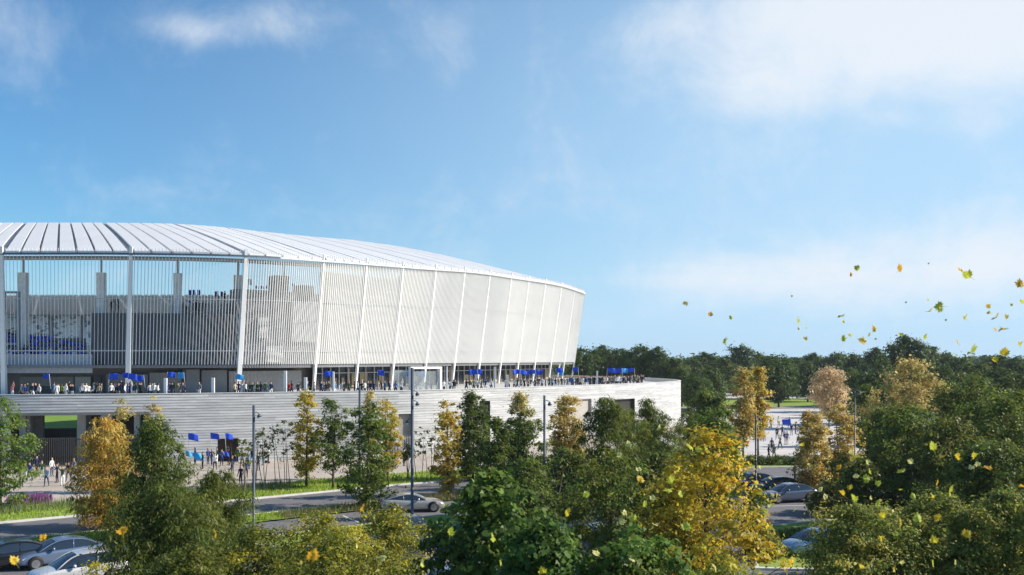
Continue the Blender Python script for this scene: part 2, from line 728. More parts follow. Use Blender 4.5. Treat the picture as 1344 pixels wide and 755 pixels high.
# small window boxes and service cores seen behind the screens
for xa, xb, s, z0, z1, m in ((362, 380, .957, 19.9, 22.2, GREYD), (340, 352, .957, 14, 16.6, GREYL), (384, 418, .957, 13.6, 19.0, GREYL), (395, 412, .957, 19.6, 21.2, GLASSD),
                              (350, 372, .957, 10.9, 13.0, GREYL)):
    mb = MB()
    ring_box(mb, u_at(xa, s), u_at(xb, s), s, s - .02, z0, z1, .06)
    spart('wall_panel', mb, m)
# inner columns that carry the roof ring
for xp, w in ((-60, 1.0), (31, 1.05), (133, 1.0), (233, .95), (312, .9), (372, .9)):
    u = u_at(xp, .925)
    c = rp(u, .925, 0)
    zt = 22.2
    mb = MB()
    nrm, tan = radial(u)
    mb.bar(Vector((c.x, c.y, 10.56)), Vector((c.x, c.y, zt)), w, w * .8, side=tan)
    o = spart('inner_column', mb, mat('inner_column_paint', (.84, .84, .85), .6))
    mb = MB()
    e = ring(u)[2]
    mb.tube([Vector((c.x, c.y, zt)), Vector((c.x, c.y, e + .1))], .13, 8)
    spart('bracket', mb, GREYL, parent=None)
# steel stair frame at the left edge
mb = MB()
ua, ub = u_at(5, .945), u_at(24, .945)
for z in (13.2, 16.6, 19.6):
    mb.bar(rp(u_at(-40, .945), .945, z), rp(ub, .945, z), .22, .28)
mb.bar(rp(ub, .945, 11), rp(ub, .945, 19.7), .35, .35)
mb.bar(rp(ua, .945, 11), rp(ua, .945, 19.7), .3, .3)
spart('steel_frame', mb, STEEL)


def seat_mat(name, base, dots, scale):
    m = bpy.data.materials.new(name)
    m.use_nodes = True
    n = m.node_tree
    b = n.nodes['Principled BSDF']
    b.inputs['Roughness'].default_value = .8
    t = n.nodes.new('ShaderNodeTexCoord')
    v = n.nodes.new('ShaderNodeTexVoronoi')
    v.inputs['Scale'].default_value = scale
    n.links.new(t.outputs['Object'], v.inputs['Vector'])
    r = n.nodes.new('ShaderNodeValToRGB')
    r.color_ramp.interpolation = 'CONSTANT'
    e = r.color_ramp.elements
    cols = [base] * 3 + dots
    e[0].color = (*cols[0], 1)
    e[1].position = 1 / len(cols)
    e[1].color = (*cols[1], 1)
    for k in range(2, len(cols)):
        q = e.new(k / len(cols))
        q.color = (*cols[k], 1)
    s = n.nodes.new('ShaderNodeSeparateColor')
    n.links.new(v.outputs['Color'], s.inputs[0])
    n.links.new(s.outputs[0], r.inputs['Fac'])
    n.links.new(r.outputs['Color'], b.inputs['Base Color'])
    return m


SEATS = seat_mat('spectator_seats', (.84, .84, .85), [(.84, .84, .84), (.5, .5, .53), (.25, .26, .32), (.80, .78, .76)], .9)
SEATSB = seat_mat('blue_spectator_seats', (.20, .30, .55), [(.60, .62, .66), (.05, .12, .5), (.12, .18, .35), (.55, .57, .6)], 1.1)
# far half of the bowl: lower tier, fascia, upper tier with stepped rows and stair aisles
UF0, UF1 = 19.0, 60.0
mb = MB()
rows = 9
for r_ in range(rows):
    s0, s1 = .70 + .02 * r_, .70 + .02 * (r_ + 1)
    z = 2.0 + .85 * r_
    ring_wall(mb, UF0, UF1, s0, z, s0, z + .85, .25)
    ring_wall(mb, UF0, UF1, s0, z + .85, s1, z + .85, .25)
spart('lower_tier', mb, SEATSB)
mb = MB()
ring_wall(mb, UF0, UF1, .83, 12.4, .83, 15.4, .25)
ring_wall(mb, UF0, UF1, .83, 15.4, .835, 15.4, .25)
spart('tier_fascia', mb, GREYL)
mb = MB()
for r_ in range(13):
    s0, s1 = .832 + .0115 * r_, .832 + .0115 * (r_ + 1)
    z = 15.2 + .72 * r_
    ring_wall(mb, UF0, UF1, s0, z, s0, z + .72, .25)
    ring_wall(mb, UF0, UF1, s0, z + .72, s1, z + .72, .25)
spart('upper_tier', mb, SEATS)
mb = MB()
for k in range(int((UF1 - UF0) * 1.5)):
    u = UF0 + k / 1.5
    for r_ in range(13):
        s0, s1 = .832 + .0115 * r_, .832 + .0115 * (r_ + 1)
        z = 15.2 + .72 * r_
        a, b = u - .05, u + .05
        mb.quad(rp(a, s0 - .001, z + .80), rp(b, s0 - .001, z + .80), rp(b, s1 - .001, z + .80), rp(a, s1 - .001, z + .80))
        mb.quad(rp(a, s0 - .001, z), rp(b, s0 - .001, z), rp(b, s0 - .001, z + .80), rp(a, s0 - .001, z + .80))
spart('stair_aisles', mb, GREYM)
mb = MB()
ring_wall(mb, UF0, UF1, .982, 0, .986, 25.0, .25)
spart('far_wall', mb, GREYL)
# the near corner tier where the flag wavers stand (stepped floor behind the gallery parapet)
mb = MB()
for r_ in range(7):
    s0 = .957 - .0125 * r_
    z = 10.9 + .52 * r_
    ring_box(mb, U_L0 + .02, U_120 - .02, s0, s0 - .0125, 10.58, z, .25)
spart('corner_tier', mb, GREYM)

# ---- terrace level: back walls behind the terrace
S_TW = .925
mb = MB()
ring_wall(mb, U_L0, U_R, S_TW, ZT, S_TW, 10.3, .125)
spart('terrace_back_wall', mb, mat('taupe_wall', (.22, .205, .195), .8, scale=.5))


def tw_box(name, xa, xb, z0, z1, m, s=S_TW + .006, th=.008, step=.06):
    mb = MB()
    ring_box(mb, u_at(xa, s), u_at(xb, s), s, s - th, z0, z1, step)
    return spart(name, mb, m)


BEIGE = mat('beige_kiosk_panel', (.50, .46, .40), .7)
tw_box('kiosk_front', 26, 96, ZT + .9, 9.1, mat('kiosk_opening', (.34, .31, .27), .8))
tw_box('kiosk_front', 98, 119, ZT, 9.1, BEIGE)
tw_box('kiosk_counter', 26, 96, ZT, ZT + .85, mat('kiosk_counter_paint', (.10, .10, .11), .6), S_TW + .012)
tw_box('door', 123, 132, ZT, 9.2, GREYD)
tw_box('wall_panel', 140, 195, ZT, 9.4, GREYM, S_TW + .01)
tw_box('wall_panel', 197, 243, ZT, 9.6, mat('warm_grey_panel', (.34, .32, .31), .7), S_TW + .013)
tw_box('wall_panel', 245, 262, ZT, 10.0, GREYM, S_TW + .02)
tw_box('wall_panel', 264, 298, ZT, 9.9, GREYM, S_TW + .016)
tw_box('door', 240, 244, ZT, 10.0, GREYD, S_TW + .02)
# ribbed pale cladding x 300..395, then glass with mullions further round
ua, ub = u_at(300, S_TW + .01), u_at(395, S_TW + .01)
mb = MB()
n = 60
for k in range(n):
    a = ua + (ub - ua) * k / n
    b = a + (ub - ua) / n * .72
    ring_box(mb, a, b, S_TW + .012, S_TW + .008, ZT, 9.75, .5)
ring_box(mb, ua, ub, S_TW + .008, S_TW + .004, ZT, 9.75, .06)
spart('ribbed_cladding', mb, mat('ribbed_grey_panel', (.47, .46, .46), .6))
UG0, UG1 = u_at(408, S_TW + .01), U_R
mb = MB()
ring_wall(mb, UG0, UG1, S_TW + .014, ZT, S_TW + .014, 10.2, .125)
spart('glazing', mb, GLASSD)
mb = MB()
k = 0
u_ = UG0
while u_ < UG1:
    p = rp(u_, S_TW + .016, 0)
    nrm, tan = radial(u_)
    mb.bar(Vector((p.x, p.y, ZT)), Vector((p.x, p.y, 10.2)), .14, .12, side=tan)
    a, b = ring(u_ - .05), ring(u_ + .05)
    sp = math.hypot(a[0] - b[0], a[1] - b[1]) * 10
    u_ += 2.3 / sp
ring_box(mb, UG0, UG1, S_TW + .0165, S_TW + .015, 9.25, 9.36, .125)
spart('mullion', mb, GREYL)
rw = random.Random(5)
mb = MB()
u_ = UG0
while u_ < 17:
    a, b = ring(u_ - .05), ring(u_ + .05)
    sp = math.hypot(a[0] - b[0], a[1] - b[1]) * 10
    wdt = rw.uniform(.5, 2.0) / sp
    if rw.random() < .5:
        mb = MB()
        ring_box(mb, u_, u_ + wdt, S_TW + .0152, S_TW + .0145, ZT + rw.uniform(0, .4), rw.choice((8.6, 9.2, 9.2, 9.9)), .2)
        spart('lit_interior_panel', mb, WARM)  # tan strip at the glass, its colour standing in for the warm-lit interior
    u_ += wdt + rw.uniform(.3, 1.4) / sp

# ------------------------------------------------------------------ podium wall and terrace
WC = [(-420, 108), (-300, 105), (-150, 103), (0, 103), (120, 104.5), (240, 107), (400, 112), (550, 118), (650, 127), (720, 135), (800, 146), (850, 155), (890, 168)]
wc = [Vector((gx(x, d), d, 0)) for x, d in WC] + [Vector((29.6, 177, 0)), Vector((28.6, 188, 0)), Vector((25, 203, 0)), Vector((15, 222, 0)), Vector((2, 242, 0))]
wl = catmull(wc, 24)
arc = [0.]
for a, b in zip(wl, wl[1:]):
    arc.append(arc[-1] + (b - a).length)
WLEN = arc[-1]
_ai = np.array(arc)


def wpt(s, off=0., z=0.):
    """point at arc length s along the podium wall, moved off metres inwards"""
    s = min(max(s, 0), WLEN - 1e-4)
    i = int(np.searchsorted(_ai, s, side='right') - 1)
    i = min(i, len(wl) - 2)
    t = (s - arc[i]) / max(1e-9, arc[i + 1] - arc[i])
    p = wl[i].lerp(wl[i + 1], t)
    tg = (wl[i + 1] - wl[i]).normalized()
    nin = Vector((-tg.y, tg.x, 0))
    p = p + nin * off
    return Vector((p.x, p.y, z))


def s_at(xpx, off=0.):
    best, bs = 1e9, 0
    k = 0.
    while k < WLEN:
        p = wpt(k, off)
        if p.y < 172:
            e = abs(CX + p.x * F / p.y - xpx)
            if e < best:
                best, bs = e, k
        k += .1
    return bs


PAR = 7.55
pod = empty('podium', (-10, 118, 0))
tag(pod, 'curved podium wall clad in pale weathered horizontal boards below the stadium terrace', 'podium wall')


def ppart(name, mb, m, smooth=False):
    mb.v = [(p[0] + 10, p[1] - 118, p[2]) for p in mb.v]
    return build(name, mb, m, pod, smooth)


# openings: (x0, x1, z0, z1)
OPEN = [(14, 196, 0, 5.55, 'gate'), (286, 313, 0, 2.6, 'door'), (523, 541, 0, 4.85, 'gate2'), (629, 643, 0, 6.0, 'win'), (751, 776, 2.2, 5.6, 'win'), (806, 833, 0, 5.3, 'win')]
spans = [(s_at(a), s_at(b), z0, z1, k) for a, b, z0, z1, k in OPEN]


def board_mat():
    m = bpy.data.materials.new('weathered_boards')
    m.use_nodes = True
    n = m.node_tree
    b = n.nodes['Principled BSDF']
    b.inputs['Roughness'].default_value = .7
    b.inputs['Specular IOR Level'].default_value = .25
    a = n.nodes.new('ShaderNodeAttribute')
    a.attribute_name = 'tint'
    uv = n.nodes.new('ShaderNodeUVMap')
    uv.uv_map = 'along'
    mp = n.nodes.new('ShaderNodeMapping')
    mp.inputs['Scale'].default_value = (.5, 4, 1)
    n.links.new(uv.outputs[0], mp.inputs[0])
    nz = n.nodes.new('ShaderNodeTexNoise')
    nz.inputs['Scale'].default_value = 1
    nz.inputs['Detail'].default_value = 6
    nz.inputs['Roughness'].default_value = .65
    n.links.new(mp.outputs[0], nz.inputs['Vector'])
    r = n.nodes.new('ShaderNodeMapRange')
    r.inputs['From Min'].default_value = .3
    r.inputs['From Max'].default_value = .7
    r.inputs['To Min'].default_value = .74
    r.inputs['To Max'].default_value = 1.16
    n.links.new(nz.outputs['Fac'], r.inputs['Value'])
    mx = n.nodes.new('ShaderNodeVectorMath')
    mx.operation = 'SCALE'
    n.links.new(a.outputs['Color'], mx.inputs[0])
    n.links.new(r.outputs[0], mx.inputs['Scale'])
    n.links.new(mx.outputs[0], b.inputs['Base Color'])
    return m


BOARD = board_mat()


def board_wall():
    V, UV, Cc = [], [], []
    bh = .30
    nb = int(PAR / bh) + 1
    cuts = sorted(set([0, WLEN] + [x for sp in spans for x in sp[:2]] + list(np.arange(0, WLEN, 1.2))))
    rr = random.Random(3)
    for j in range(nb):
        z0, z1 = j * bh, min(PAR, (j + 1) * bh)
        if z1 - z0 < .05:
            continue
        tone = rr.uniform(.42, .56)
        run = rr.uniform(0, 6)
        for a, b in zip(cuts, cuts[1:]):
            if b - a < 1e-5:
                continue
            run -= b - a
            if run < 0:
                run = rr.uniform(4, 9)
                tone = rr.uniform(.43, .56)
            mid = (a + b) / 2
            lo = z0
            hide = False
            for s0, s1, q0, q1, k in spans:
                if s0 <= mid <= s1 and z0 < q1 - .02 and z1 > q0 + .02:
                    if z1 <= q1 + .02 and z0 >= q0 - .02:
                        hide = True
                    elif z0 < q1 < z1:
                        lo = q1
            if hide:
                continue
            t = (lo - z0) / (z1 - z0)
            o0, o1 = -.04 * (1 - t), 0.0
            A, B = wpt(a, o0, lo), wpt(b, o0, lo)
            C_, D = wpt(b, o1, z1 + .004), wpt(a, o1, z1 + .004)
            V += [A, B, C_, D]
            UV += [(a, lo), (b, lo), (b, z1), (a, z1)]
            Cc.append((tone, tone * 1.0, tone * .99))
            # underside lip
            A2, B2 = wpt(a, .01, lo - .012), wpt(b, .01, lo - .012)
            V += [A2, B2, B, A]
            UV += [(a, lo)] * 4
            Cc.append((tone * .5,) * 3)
    V = np.array([(p.x + 10, p.y - 118, p.z) for p in V])
    me = np_mesh('cladding', V, 4, np.array(Cc), BOARD)
    ul = me.uv_layers.new(name='along')
    ul.data.foreach_set('uv', np.array(UV, dtype=np.float32).ravel())
    return link('cladding', me, pod)


board_wall()
# coping, inner face of the parapet
mb = MB()
ss = np.arange(0, WLEN, .8)
for a, b in zip(ss, ss[1:]):
    A = [wpt(a, -.06, PAR), wpt(b, -.06, PAR), wpt(b, .38, PAR), wpt(a, .38, PAR)]
    B = [p + Vector((0, 0, .07)) for p in A]
    mb.quad(B[0], B[1], B[2], B[3])
    mb.quad(A[0], A[1], B[1], B[0])
    mb.quad(A[2], A[3], B[3], B[2])
    mb.quad(wpt(b, .36, 6.5), wpt(a, .36, 6.5), wpt(a, .36, PAR), wpt(b, .36, PAR))
    mb.quad(wpt(b, .36, 6.0), wpt(a, .36, 6.0), wpt(a, .1, 6.0), wpt(b, .1, 6.0))
ppart('coping', mb, mat('pale_coping', (.62, .62, .61), .7))
# terrace floor slab (strip between the wall and the stadium)
mb = MB()
NS = 90
for k in range(NS):
    ta, tb = k / NS, (k + 1) / NS
    ua, ub = U_L0 + (U_R + 2 - U_L0) * ta, U_L0 + (U_R + 2 - U_L0) * tb

    def corner(t, u):
        return wpt(WLEN * t, .3), rp(u, .905, 0)
    (a0, a1), (b0, b1) = corner(ta, ua), corner(tb, ub)
    for z, fl in ((ZT, 0), (6.3, 1)):
        q = [Vector((p.x, p.y, z)) for p in (a0, b0, b1, a1)]
        mb.quad(*(q if not fl else q[::-1]), 0)
ppart('terrace_floor', mb, mat('terrace_paving', (.46, .45, .43), .8))


def recess(sp, depth, m, name='opening', ceil=True):
    s0, s1, z0, z1, k = sp
    mb = MB()
    n = max(2, int((s1 - s0) / 2))
    for i in range(n):
        a, b = s0 + (s1 - s0) * i / n, s0 + (s1 - s0) * (i + 1) / n
        mb.quad(wpt(a, depth, z0), wpt(b, depth, z0), wpt(b, depth, z1), wpt(a, depth, z1))
        if ceil:
            mb.quad(wpt(a, -.02, z1 - .004), wpt(a, depth, z1 - .004), wpt(b, depth, z1 - .004), wpt(b, -.02, z1 - .004))
        if z0 > 0:
            mb.quad(wpt(a, -.04, z0), wpt(b, -.04, z0), wpt(b, depth, z0), wpt(a, depth, z0))
    for s in (s0, s1):
        mb.quad(wpt(s, -.03, z0), wpt(s, depth, z0), wpt(s, depth, z1), wpt(s, -.03, z1))
    return ppart(name, mb, m)


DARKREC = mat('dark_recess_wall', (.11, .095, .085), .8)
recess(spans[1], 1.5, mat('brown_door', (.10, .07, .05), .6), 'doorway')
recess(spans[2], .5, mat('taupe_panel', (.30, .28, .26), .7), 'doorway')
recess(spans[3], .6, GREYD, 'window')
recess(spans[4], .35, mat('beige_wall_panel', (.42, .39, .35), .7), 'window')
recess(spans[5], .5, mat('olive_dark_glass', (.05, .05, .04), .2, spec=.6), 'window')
# the wide gate opening: ceiling, piers, side panels, with the pitch seen through the tunnel
g0, g1 = spans[0][0], spans[0][1]
mb = MB()
n = 12
for i in range(n):
    a, b = g0 + (g1 - g0) * i / n, g0 + (g1 - g0) * (i + 1) / n
    mb.quad(wpt(a, 0, 5.55), wpt(a, 18, 5.55), wpt(b, 18, 5.55), wpt(b, 0, 5.55))
    mb.quad(wpt(a, -.055, 5.40), wpt(b, -.055, 5.40), wpt(b, -.055, 5.62), wpt(a, -.055, 5.62))
    mb.quad(wpt(a, -.055, 5.40), wpt(b, -.055, 5.40), wpt(b, .3, 5.40), wpt(a, .3, 5.40))
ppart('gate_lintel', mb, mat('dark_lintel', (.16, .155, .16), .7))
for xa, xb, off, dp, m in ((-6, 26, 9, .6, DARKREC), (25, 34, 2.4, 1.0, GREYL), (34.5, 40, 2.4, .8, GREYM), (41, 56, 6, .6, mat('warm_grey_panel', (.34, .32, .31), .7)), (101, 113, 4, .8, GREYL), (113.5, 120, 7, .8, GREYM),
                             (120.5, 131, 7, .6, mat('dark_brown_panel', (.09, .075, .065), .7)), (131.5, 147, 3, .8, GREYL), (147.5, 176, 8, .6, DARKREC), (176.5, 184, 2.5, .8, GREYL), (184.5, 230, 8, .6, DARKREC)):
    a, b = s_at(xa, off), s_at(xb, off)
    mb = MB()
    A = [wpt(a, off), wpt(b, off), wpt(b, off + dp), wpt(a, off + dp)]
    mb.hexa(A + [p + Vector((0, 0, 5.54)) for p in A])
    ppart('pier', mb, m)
# low inner wall and rail below the pitch view
mb = MB()
a, b = s_at(57, 12), s_at(100, 12)
A = [wpt(a, 12), wpt(b, 12), wpt(b, 12.3), wpt(a, 12.3)]
mb.hexa(A + [p + Vector((0, 0, 3.25)) for p in A])
ppart('tunnel_parapet', mb, mat('slate_panel', (.17, .18, .20), .6))
mb = MB()
A = [wpt(a, 11.5), wpt(b, 11.5), wpt(b, 11.8), wpt(a, 11.8)]
mb.hexa(A + [p + Vector((0, 0, 2.3)) for p in A])
ppart('tunnel_parapet', mb, GREYL)

# gate fence: dark vertical bars in front of the recess
fence = empty('gate_fence', wpt((g0 + g1) / 2, .5))
tag(fence, 'tall dark vertical bar fence closing the wide opening in the podium wall', 'fence')


def fence_parts(root, s0, s1, off, h, pitch, m, w=.06):
    o = root.location
    mb = MB()
    s = s0
    while s < s1:
        p = wpt(s, off) - o
        mb.bar(p + Vector((0, 0, .05)), p + Vector((0, 0, h)), w, w * 1.6)
        s += pitch
    build('bars', mb, m, root)
    for z in (.25, h - .2):
        mb = MB()
        n = max(1, int((s1 - s0) / 2))
        for i in range(n):
            a, b = s0 + (s1 - s0) * i / n, s0 + (s1 - s0) * (i + 1) / n
            mb.bar(wpt(a, off + .07, z) - o, wpt(b, off + .07, z) - o, .05, .08)
        build('rail', mb, m, root)


fence_parts(fence, g0 - .3, g1 + .4, .4, 3.0, .21, mat('fence_brown', (.085, .07, .06), .6), .055)
fence2 = empty('gate_fence', wpt((spans[2][0] + spans[2][1]) / 2, -.6))
tag(fence2, 'short pale vertical bar fence in front of the grey opening beside the tall lamp post', 'fence')
fence_parts(fence2, spans[2][0] - .3, spans[2][1] + .2, -.7, 2.3, .28, GREYL, .06)
# ------------------------------------------------------------------ ground
mb = MB()
mb.quad((-2500, -200, -.02), (2500, -200, -.02), (2500, 4000, -.02), (-2500, 4000, -.02))
struct('ground', mb, mat('field_grass', (.050, .080, .022), .95, var=.35, scale=.08, bump=.2))
PAVE = mat('plaza_paving', (.47, .40, .33), .85, scale=.35, col2=(.52, .455, .39))
PAVE2 = mat('pale_paving', (.60, .57, .54), .85, scale=.3, col2=(.66, .63, .60))
ASPH = mat('asphalt', (.17, .165, .17), .85, var=.12, scale=1.2, bump=.15)
KERB = mat('kerb_concrete', (.62, .60, .57), .8, var=.12, scale=2.)
VERGE = mat('verge_turf', (.23, .31, .05), .95, var=.3, scale=1.5, bump=.3)
EARTH = mat('planting_soil', (.13, .10, .075), .95, var=.3, scale=2.)

road_far = catmull([(-90, 30, 0), (-60, 50, 0), (-35, 68, 0), (-18.6, 81.5, 0), (-7.8, 90, 0), (8, 98, 0), (26, 102.5, 0), (60, 105, 0), (130, 100, 0), (220, 90, 0)], 10)
road_n = []
for i, p in enumerate(road_far):
    t = (road_far[min(i + 1, len(road_far) - 1)] - road_far[max(i - 1, 0)]).normalized()
    road_n.append(Vector((-t.y, t.x, 0)))


def rd(i, off, z=0.):
    p = road_far[i] + road_n[i] * off
    return Vector((p.x, p.y, z))


def strip(mb, o0, o1, z, i0=0, i1=None, mi=0):
    i1 = len(road_far) - 1 if i1 is None else i1
    for i in range(i0, i1):
        mb.quad(rd(i, o0, z), rd(i + 1, o0, z), rd(i + 1, o1, z), rd(i, o1, z), mi)


def kerb(mb, o0, o1, z, i0=0, i1=None):
    i1 = len(road_far) - 1 if i1 is None else i1
    for i in range(i0, i1):
        A = [rd(i, o0), rd(i + 1, o0), rd(i + 1, o1), rd(i, o1)]
        mb.hexa(A + [p + Vector((0, 0, z)) for p in A])


ROADW = 7.4
mb = MB()
strip(mb, -ROADW, 0, .004)
struct('road', mb, ASPH)
mb = MB()
kerb(mb, 0, .28, .13)
struct('kerb', mb, KERB)
mb = MB()
kerb(mb, -ROADW - .28, -ROADW, .13, 0, 52)
struct('kerb', mb, KERB)
VW = 8.0
mb = MB()
strip(mb, .28, VW, .09)
struct('verge', mb, VERGE)
mb = MB()
strip(mb, -ROADW - 3.4, -ROADW - .28, .09, 0, 52)
struct('verge', mb, VERGE)
# plaza between the verge and the podium, then the pale square to the right
mb = MB()
for i in range(0, 62):
    mb.quad(rd(i, VW, .012), rd(i + 1, VW, .012), Vector((rd(i + 1, VW).x + 3, 215, .012)), Vector((rd(i, VW).x + 3, 215, .012)))
struct('plaza', mb, PAVE)
mb = MB()
mb.poly([(6, 105.5, .008 + .012), (26, 108.6, .02), (62, 111.2, .02), (80, 150, .02), (98, 224, .02), (40, 224, .02), (30.5, 180, .02), (29, 160, .02), (16, 130, .02)])
struct('square', mb, PAVE2)
mb = MB()
mb.poly([(10, 224.5, .006), (140, 224.5, .006), (160, 236, .006), (0, 236, .006)])
struct('back_road', mb, mat('pale_asphalt', (.30, .29, .29), .85, var=.1, scale=.6))
mb = MB()
mb.poly([(10, 236.2, .03), (170, 236.2, .03), (190, 285, .03), (0, 285, .03)])
struct('lawn', mb, mat('lawn_grass', (.22, .30, .035), .95, var=.2, scale=.2))
mb = MB()
mb.poly([(20, 285.2, .02), (200, 285.2, .02), (230, 330, .02), (20, 330, .02)])
struct('path', mb, PAVE2)
# the pitch inside the bowl
mb = MB()
mb.poly([(-140, 145, .02), (-58, 145, .02), (-58, 262, .02), (-140, 262, .02)])
struct('pitch', mb, mat('pitch_grass', (.17, .29, .03), .9, var=.2, scale=.25))
# car park on the camera side
mb = MB()
for i in range(0, len(road_far) - 1):
    a, b = rd(i, -ROADW - (3.4 if i < 52 else 0), .006), rd(i + 1, -ROADW - (3.4 if i + 1 <= 52 else 0), .006)
    if a.x < 75:
        mb.quad(Vector((a.x + 8, 8, .006)), Vector((b.x + 8, 8, .006)), b, a)
struct('car_park', mb, ASPH)
mb = MB()
PAINT = mat('road_marking_paint', (.70, .70, .68), .7, var=.12, scale=3)
for (x0, y0, x1, y1) in ((17, 75.6, 31, 77.8), (-15, 69.5, -12.5, 64.8), (-12.2, 71.5, -9.7, 66.8), (-9.4, 73.5, -6.9, 68.8), (-2, 71, .5, 66.3), (2, 73, 4.5, 68.2)):
    mb.bar((x0, y0, .011), (x1, y1, .011), .14, .006)
struct('bay_marking', mb, PAINT)
# grass islands of the car park (raised on kerbs)
ISL = [[(13, 53), (17.5, 52.5), (20, 58), (27, 66), (33, 70.5), (25, 70.4), (15.5, 66)], [(-36, 52), (-29.5, 57.5), (-31.5, 60.8), (-40, 53.5)],
       [(-17.5, 61), (-13.5, 58.5), (-4, 66.5), (-1.5, 70), (-5, 71.5)]]
mbk, mbg = MB(), MB()
for P in ISL:
    n = len(P)
    c = Vector((sum(p[0] for p in P) / n, sum(p[1] for p in P) / n, 0))
    P2 = [c + (Vector((p[0], p[1], 0)) - c) * .965 for p in P]
    for i in range(n):
        a, b = Vector((*P[i], 0)), Vector((*P[(i + 1) % n], 0))
        A = [a, b, P2[(i + 1) % n], P2[i]]
        mbk.hexa(A + [p + Vector((0, 0, .13)) for p in A])
    mbg.poly([p + Vector((0, 0, .10)) for p in P2])
struct('kerb', mbk, KERB)
struct('verge', mbg, VERGE)


# grass blades and planting on the verges: uncountable ground cover
def blades(name, polyfn, n, h, pal, wid=.03, z=.09, lean=.35, label=None, cat='grass'):
    P = np.array([polyfn() for _ in range(n)])
    ang = RNG.uniform(0, 2 * np.pi, n)
    hh = h * RNG.uniform(.5, 1.3, n)
    dx, dy = np.cos(ang), np.sin(ang)
    V = np.zeros((n, 3, 3))
    V[:, 0] = np.stack([P[:, 0] - dy * wid, P[:, 1] + dx * wid, np.full(n, z)], 1)
    V[:, 1] = np.stack([P[:, 0] + dy * wid, P[:, 1] - dx * wid, np.full(n, z)], 1)
    V[:, 2] = np.stack([P[:, 0] + dx * hh * lean, P[:, 1] + dy * hh * lean, z + hh], 1)
    pal = np.array(pal)
    c = pal[RNG.integers(0, len(pal), n)] * RNG.uniform(.7, 1.25, (n, 1))
    o = link(name, np_mesh(name, V.reshape(-1, 3), 3, c, LEAF))
    tag(o, label, cat, None, 'stuff')
    return o


def on_strip(o0, o1, i0, i1):
    def fn():
        f = random.uniform(i0, i1 - .001)
        i = int(f)
        p = rd(i, 0).lerp(rd(i + 1, 0), f - i)
        q = p + road_n[i] * random.uniform(o0, o1)
        return (q.x, q.y)
    return fn


def in_disc(x, y, r):
    def fn():
        a, q = random.uniform(0, 6.283), r * math.sqrt(random.random())
        return (x + q * math.cos(a), y + q * math.sin(a))
    return fn


GR = [(0.312, 0.452, 0.04), (0.384, 0.51, 0.047), (0.24, 0.358, 0.031), (0.48, 0.528, 0.078)]
blades('verge_grass', on_strip(.35, VW - .1, 15, 60), 20000, .22, GR, .035, label='short bright green grass on the verge between plaza and road')
blades('verge_grass', on_strip(-ROADW - 3.3, -ROADW - .4, 15, 52), 10000, .25, GR, .035, label='short green grass on the strip between road and car park')
blades('tall_grass', in_disc(-21.5, 41.5, 3.2), 2500, 1.5, [(.10, .17, .05), (.14, .21, .07), (.18, .22, .09)], .02, 0, .3, 'tall green ornamental grass in front of the parked cars at lower left', 'tall grass')
blades('island_grass', in_disc(20, 61, 4.2), 5000, .25, [(.14, .2, .035), (.2, .2, .05)], .03, .1, label='short grass on the raised island beside the pale blue car')
blades('wild_grass', on_strip(-ROADW - 3.6, -ROADW - 1.5, 27, 40), 2500, .5, [(.25, .2, .12), (.22, .16, .10), (.12, .16, .05)], .03, .09, label='dry brownish meadow grass on the strip beside the sports car', cat='meadow grass')
blades('flower_bed', in_disc(gx(35, gd(662)), gd(662) + .5, 1.6), 1400, .55, [(.34, .07, .36), (.42, .12, .44), (.28, .05, .3), (.12, .2, .04)], .07, .09, .2, 'low purple flowers in the green verge at left', 'flower bed')
blades('wild_grass', on_strip(3.6, 7.4, 20, 32), 2500, .55, [(.14, .2, .05), (.3, .3, .22), (.2, .24, .08)], .03, .09, label='tall wispy meadow grass on the verge near the plaza edge', cat='meadow grass')


# ------------------------------------------------------------------ foliage
def _profile(kind, t):
    if kind == 'column':
        return np.clip(1.15 * np.power(np.clip(t, 0, 1) + .04, .35) * np.power(np.clip(1.02 - t, 0, 1), .5), 0, 1)
    if kind == 'cone':
        return np.clip(1.25 * np.power(t + .03, .25) * np.power(np.clip(1.0 - t, 0, 1), .8) + .05, 0, 1)
    if kind == 'egg':
        return np.clip(1.35 * np.power(t + .03, .4) * np.power(np.clip(1.03 - t, 0, 1), .6), 0, 1)
    if kind == 'dome':
        return np.sqrt(np.clip(1 - np.power(t, 2.2), 0, 1)) * np.clip(.75 + t, 0, 1)
    return np.sqrt(np.clip(1 - (2 * t - 1) ** 2, 0, 1))


def norm(v):
    return v / np.maximum(1e-9, np.linalg.norm(v, axis=-1, keepdims=True))


LEAF5 = np.array([(0, -.5), (.28, -.42), (.5, -.05), (.26, .02), (.2, .3), (0, .55), (-.2, .3), (-.26, .02), (-.5, -.05), (-.28, -.42)])
LEAF4 = np.array([(0, -.5), (.5, -.05), (0, .5), (-.5, -.05)])


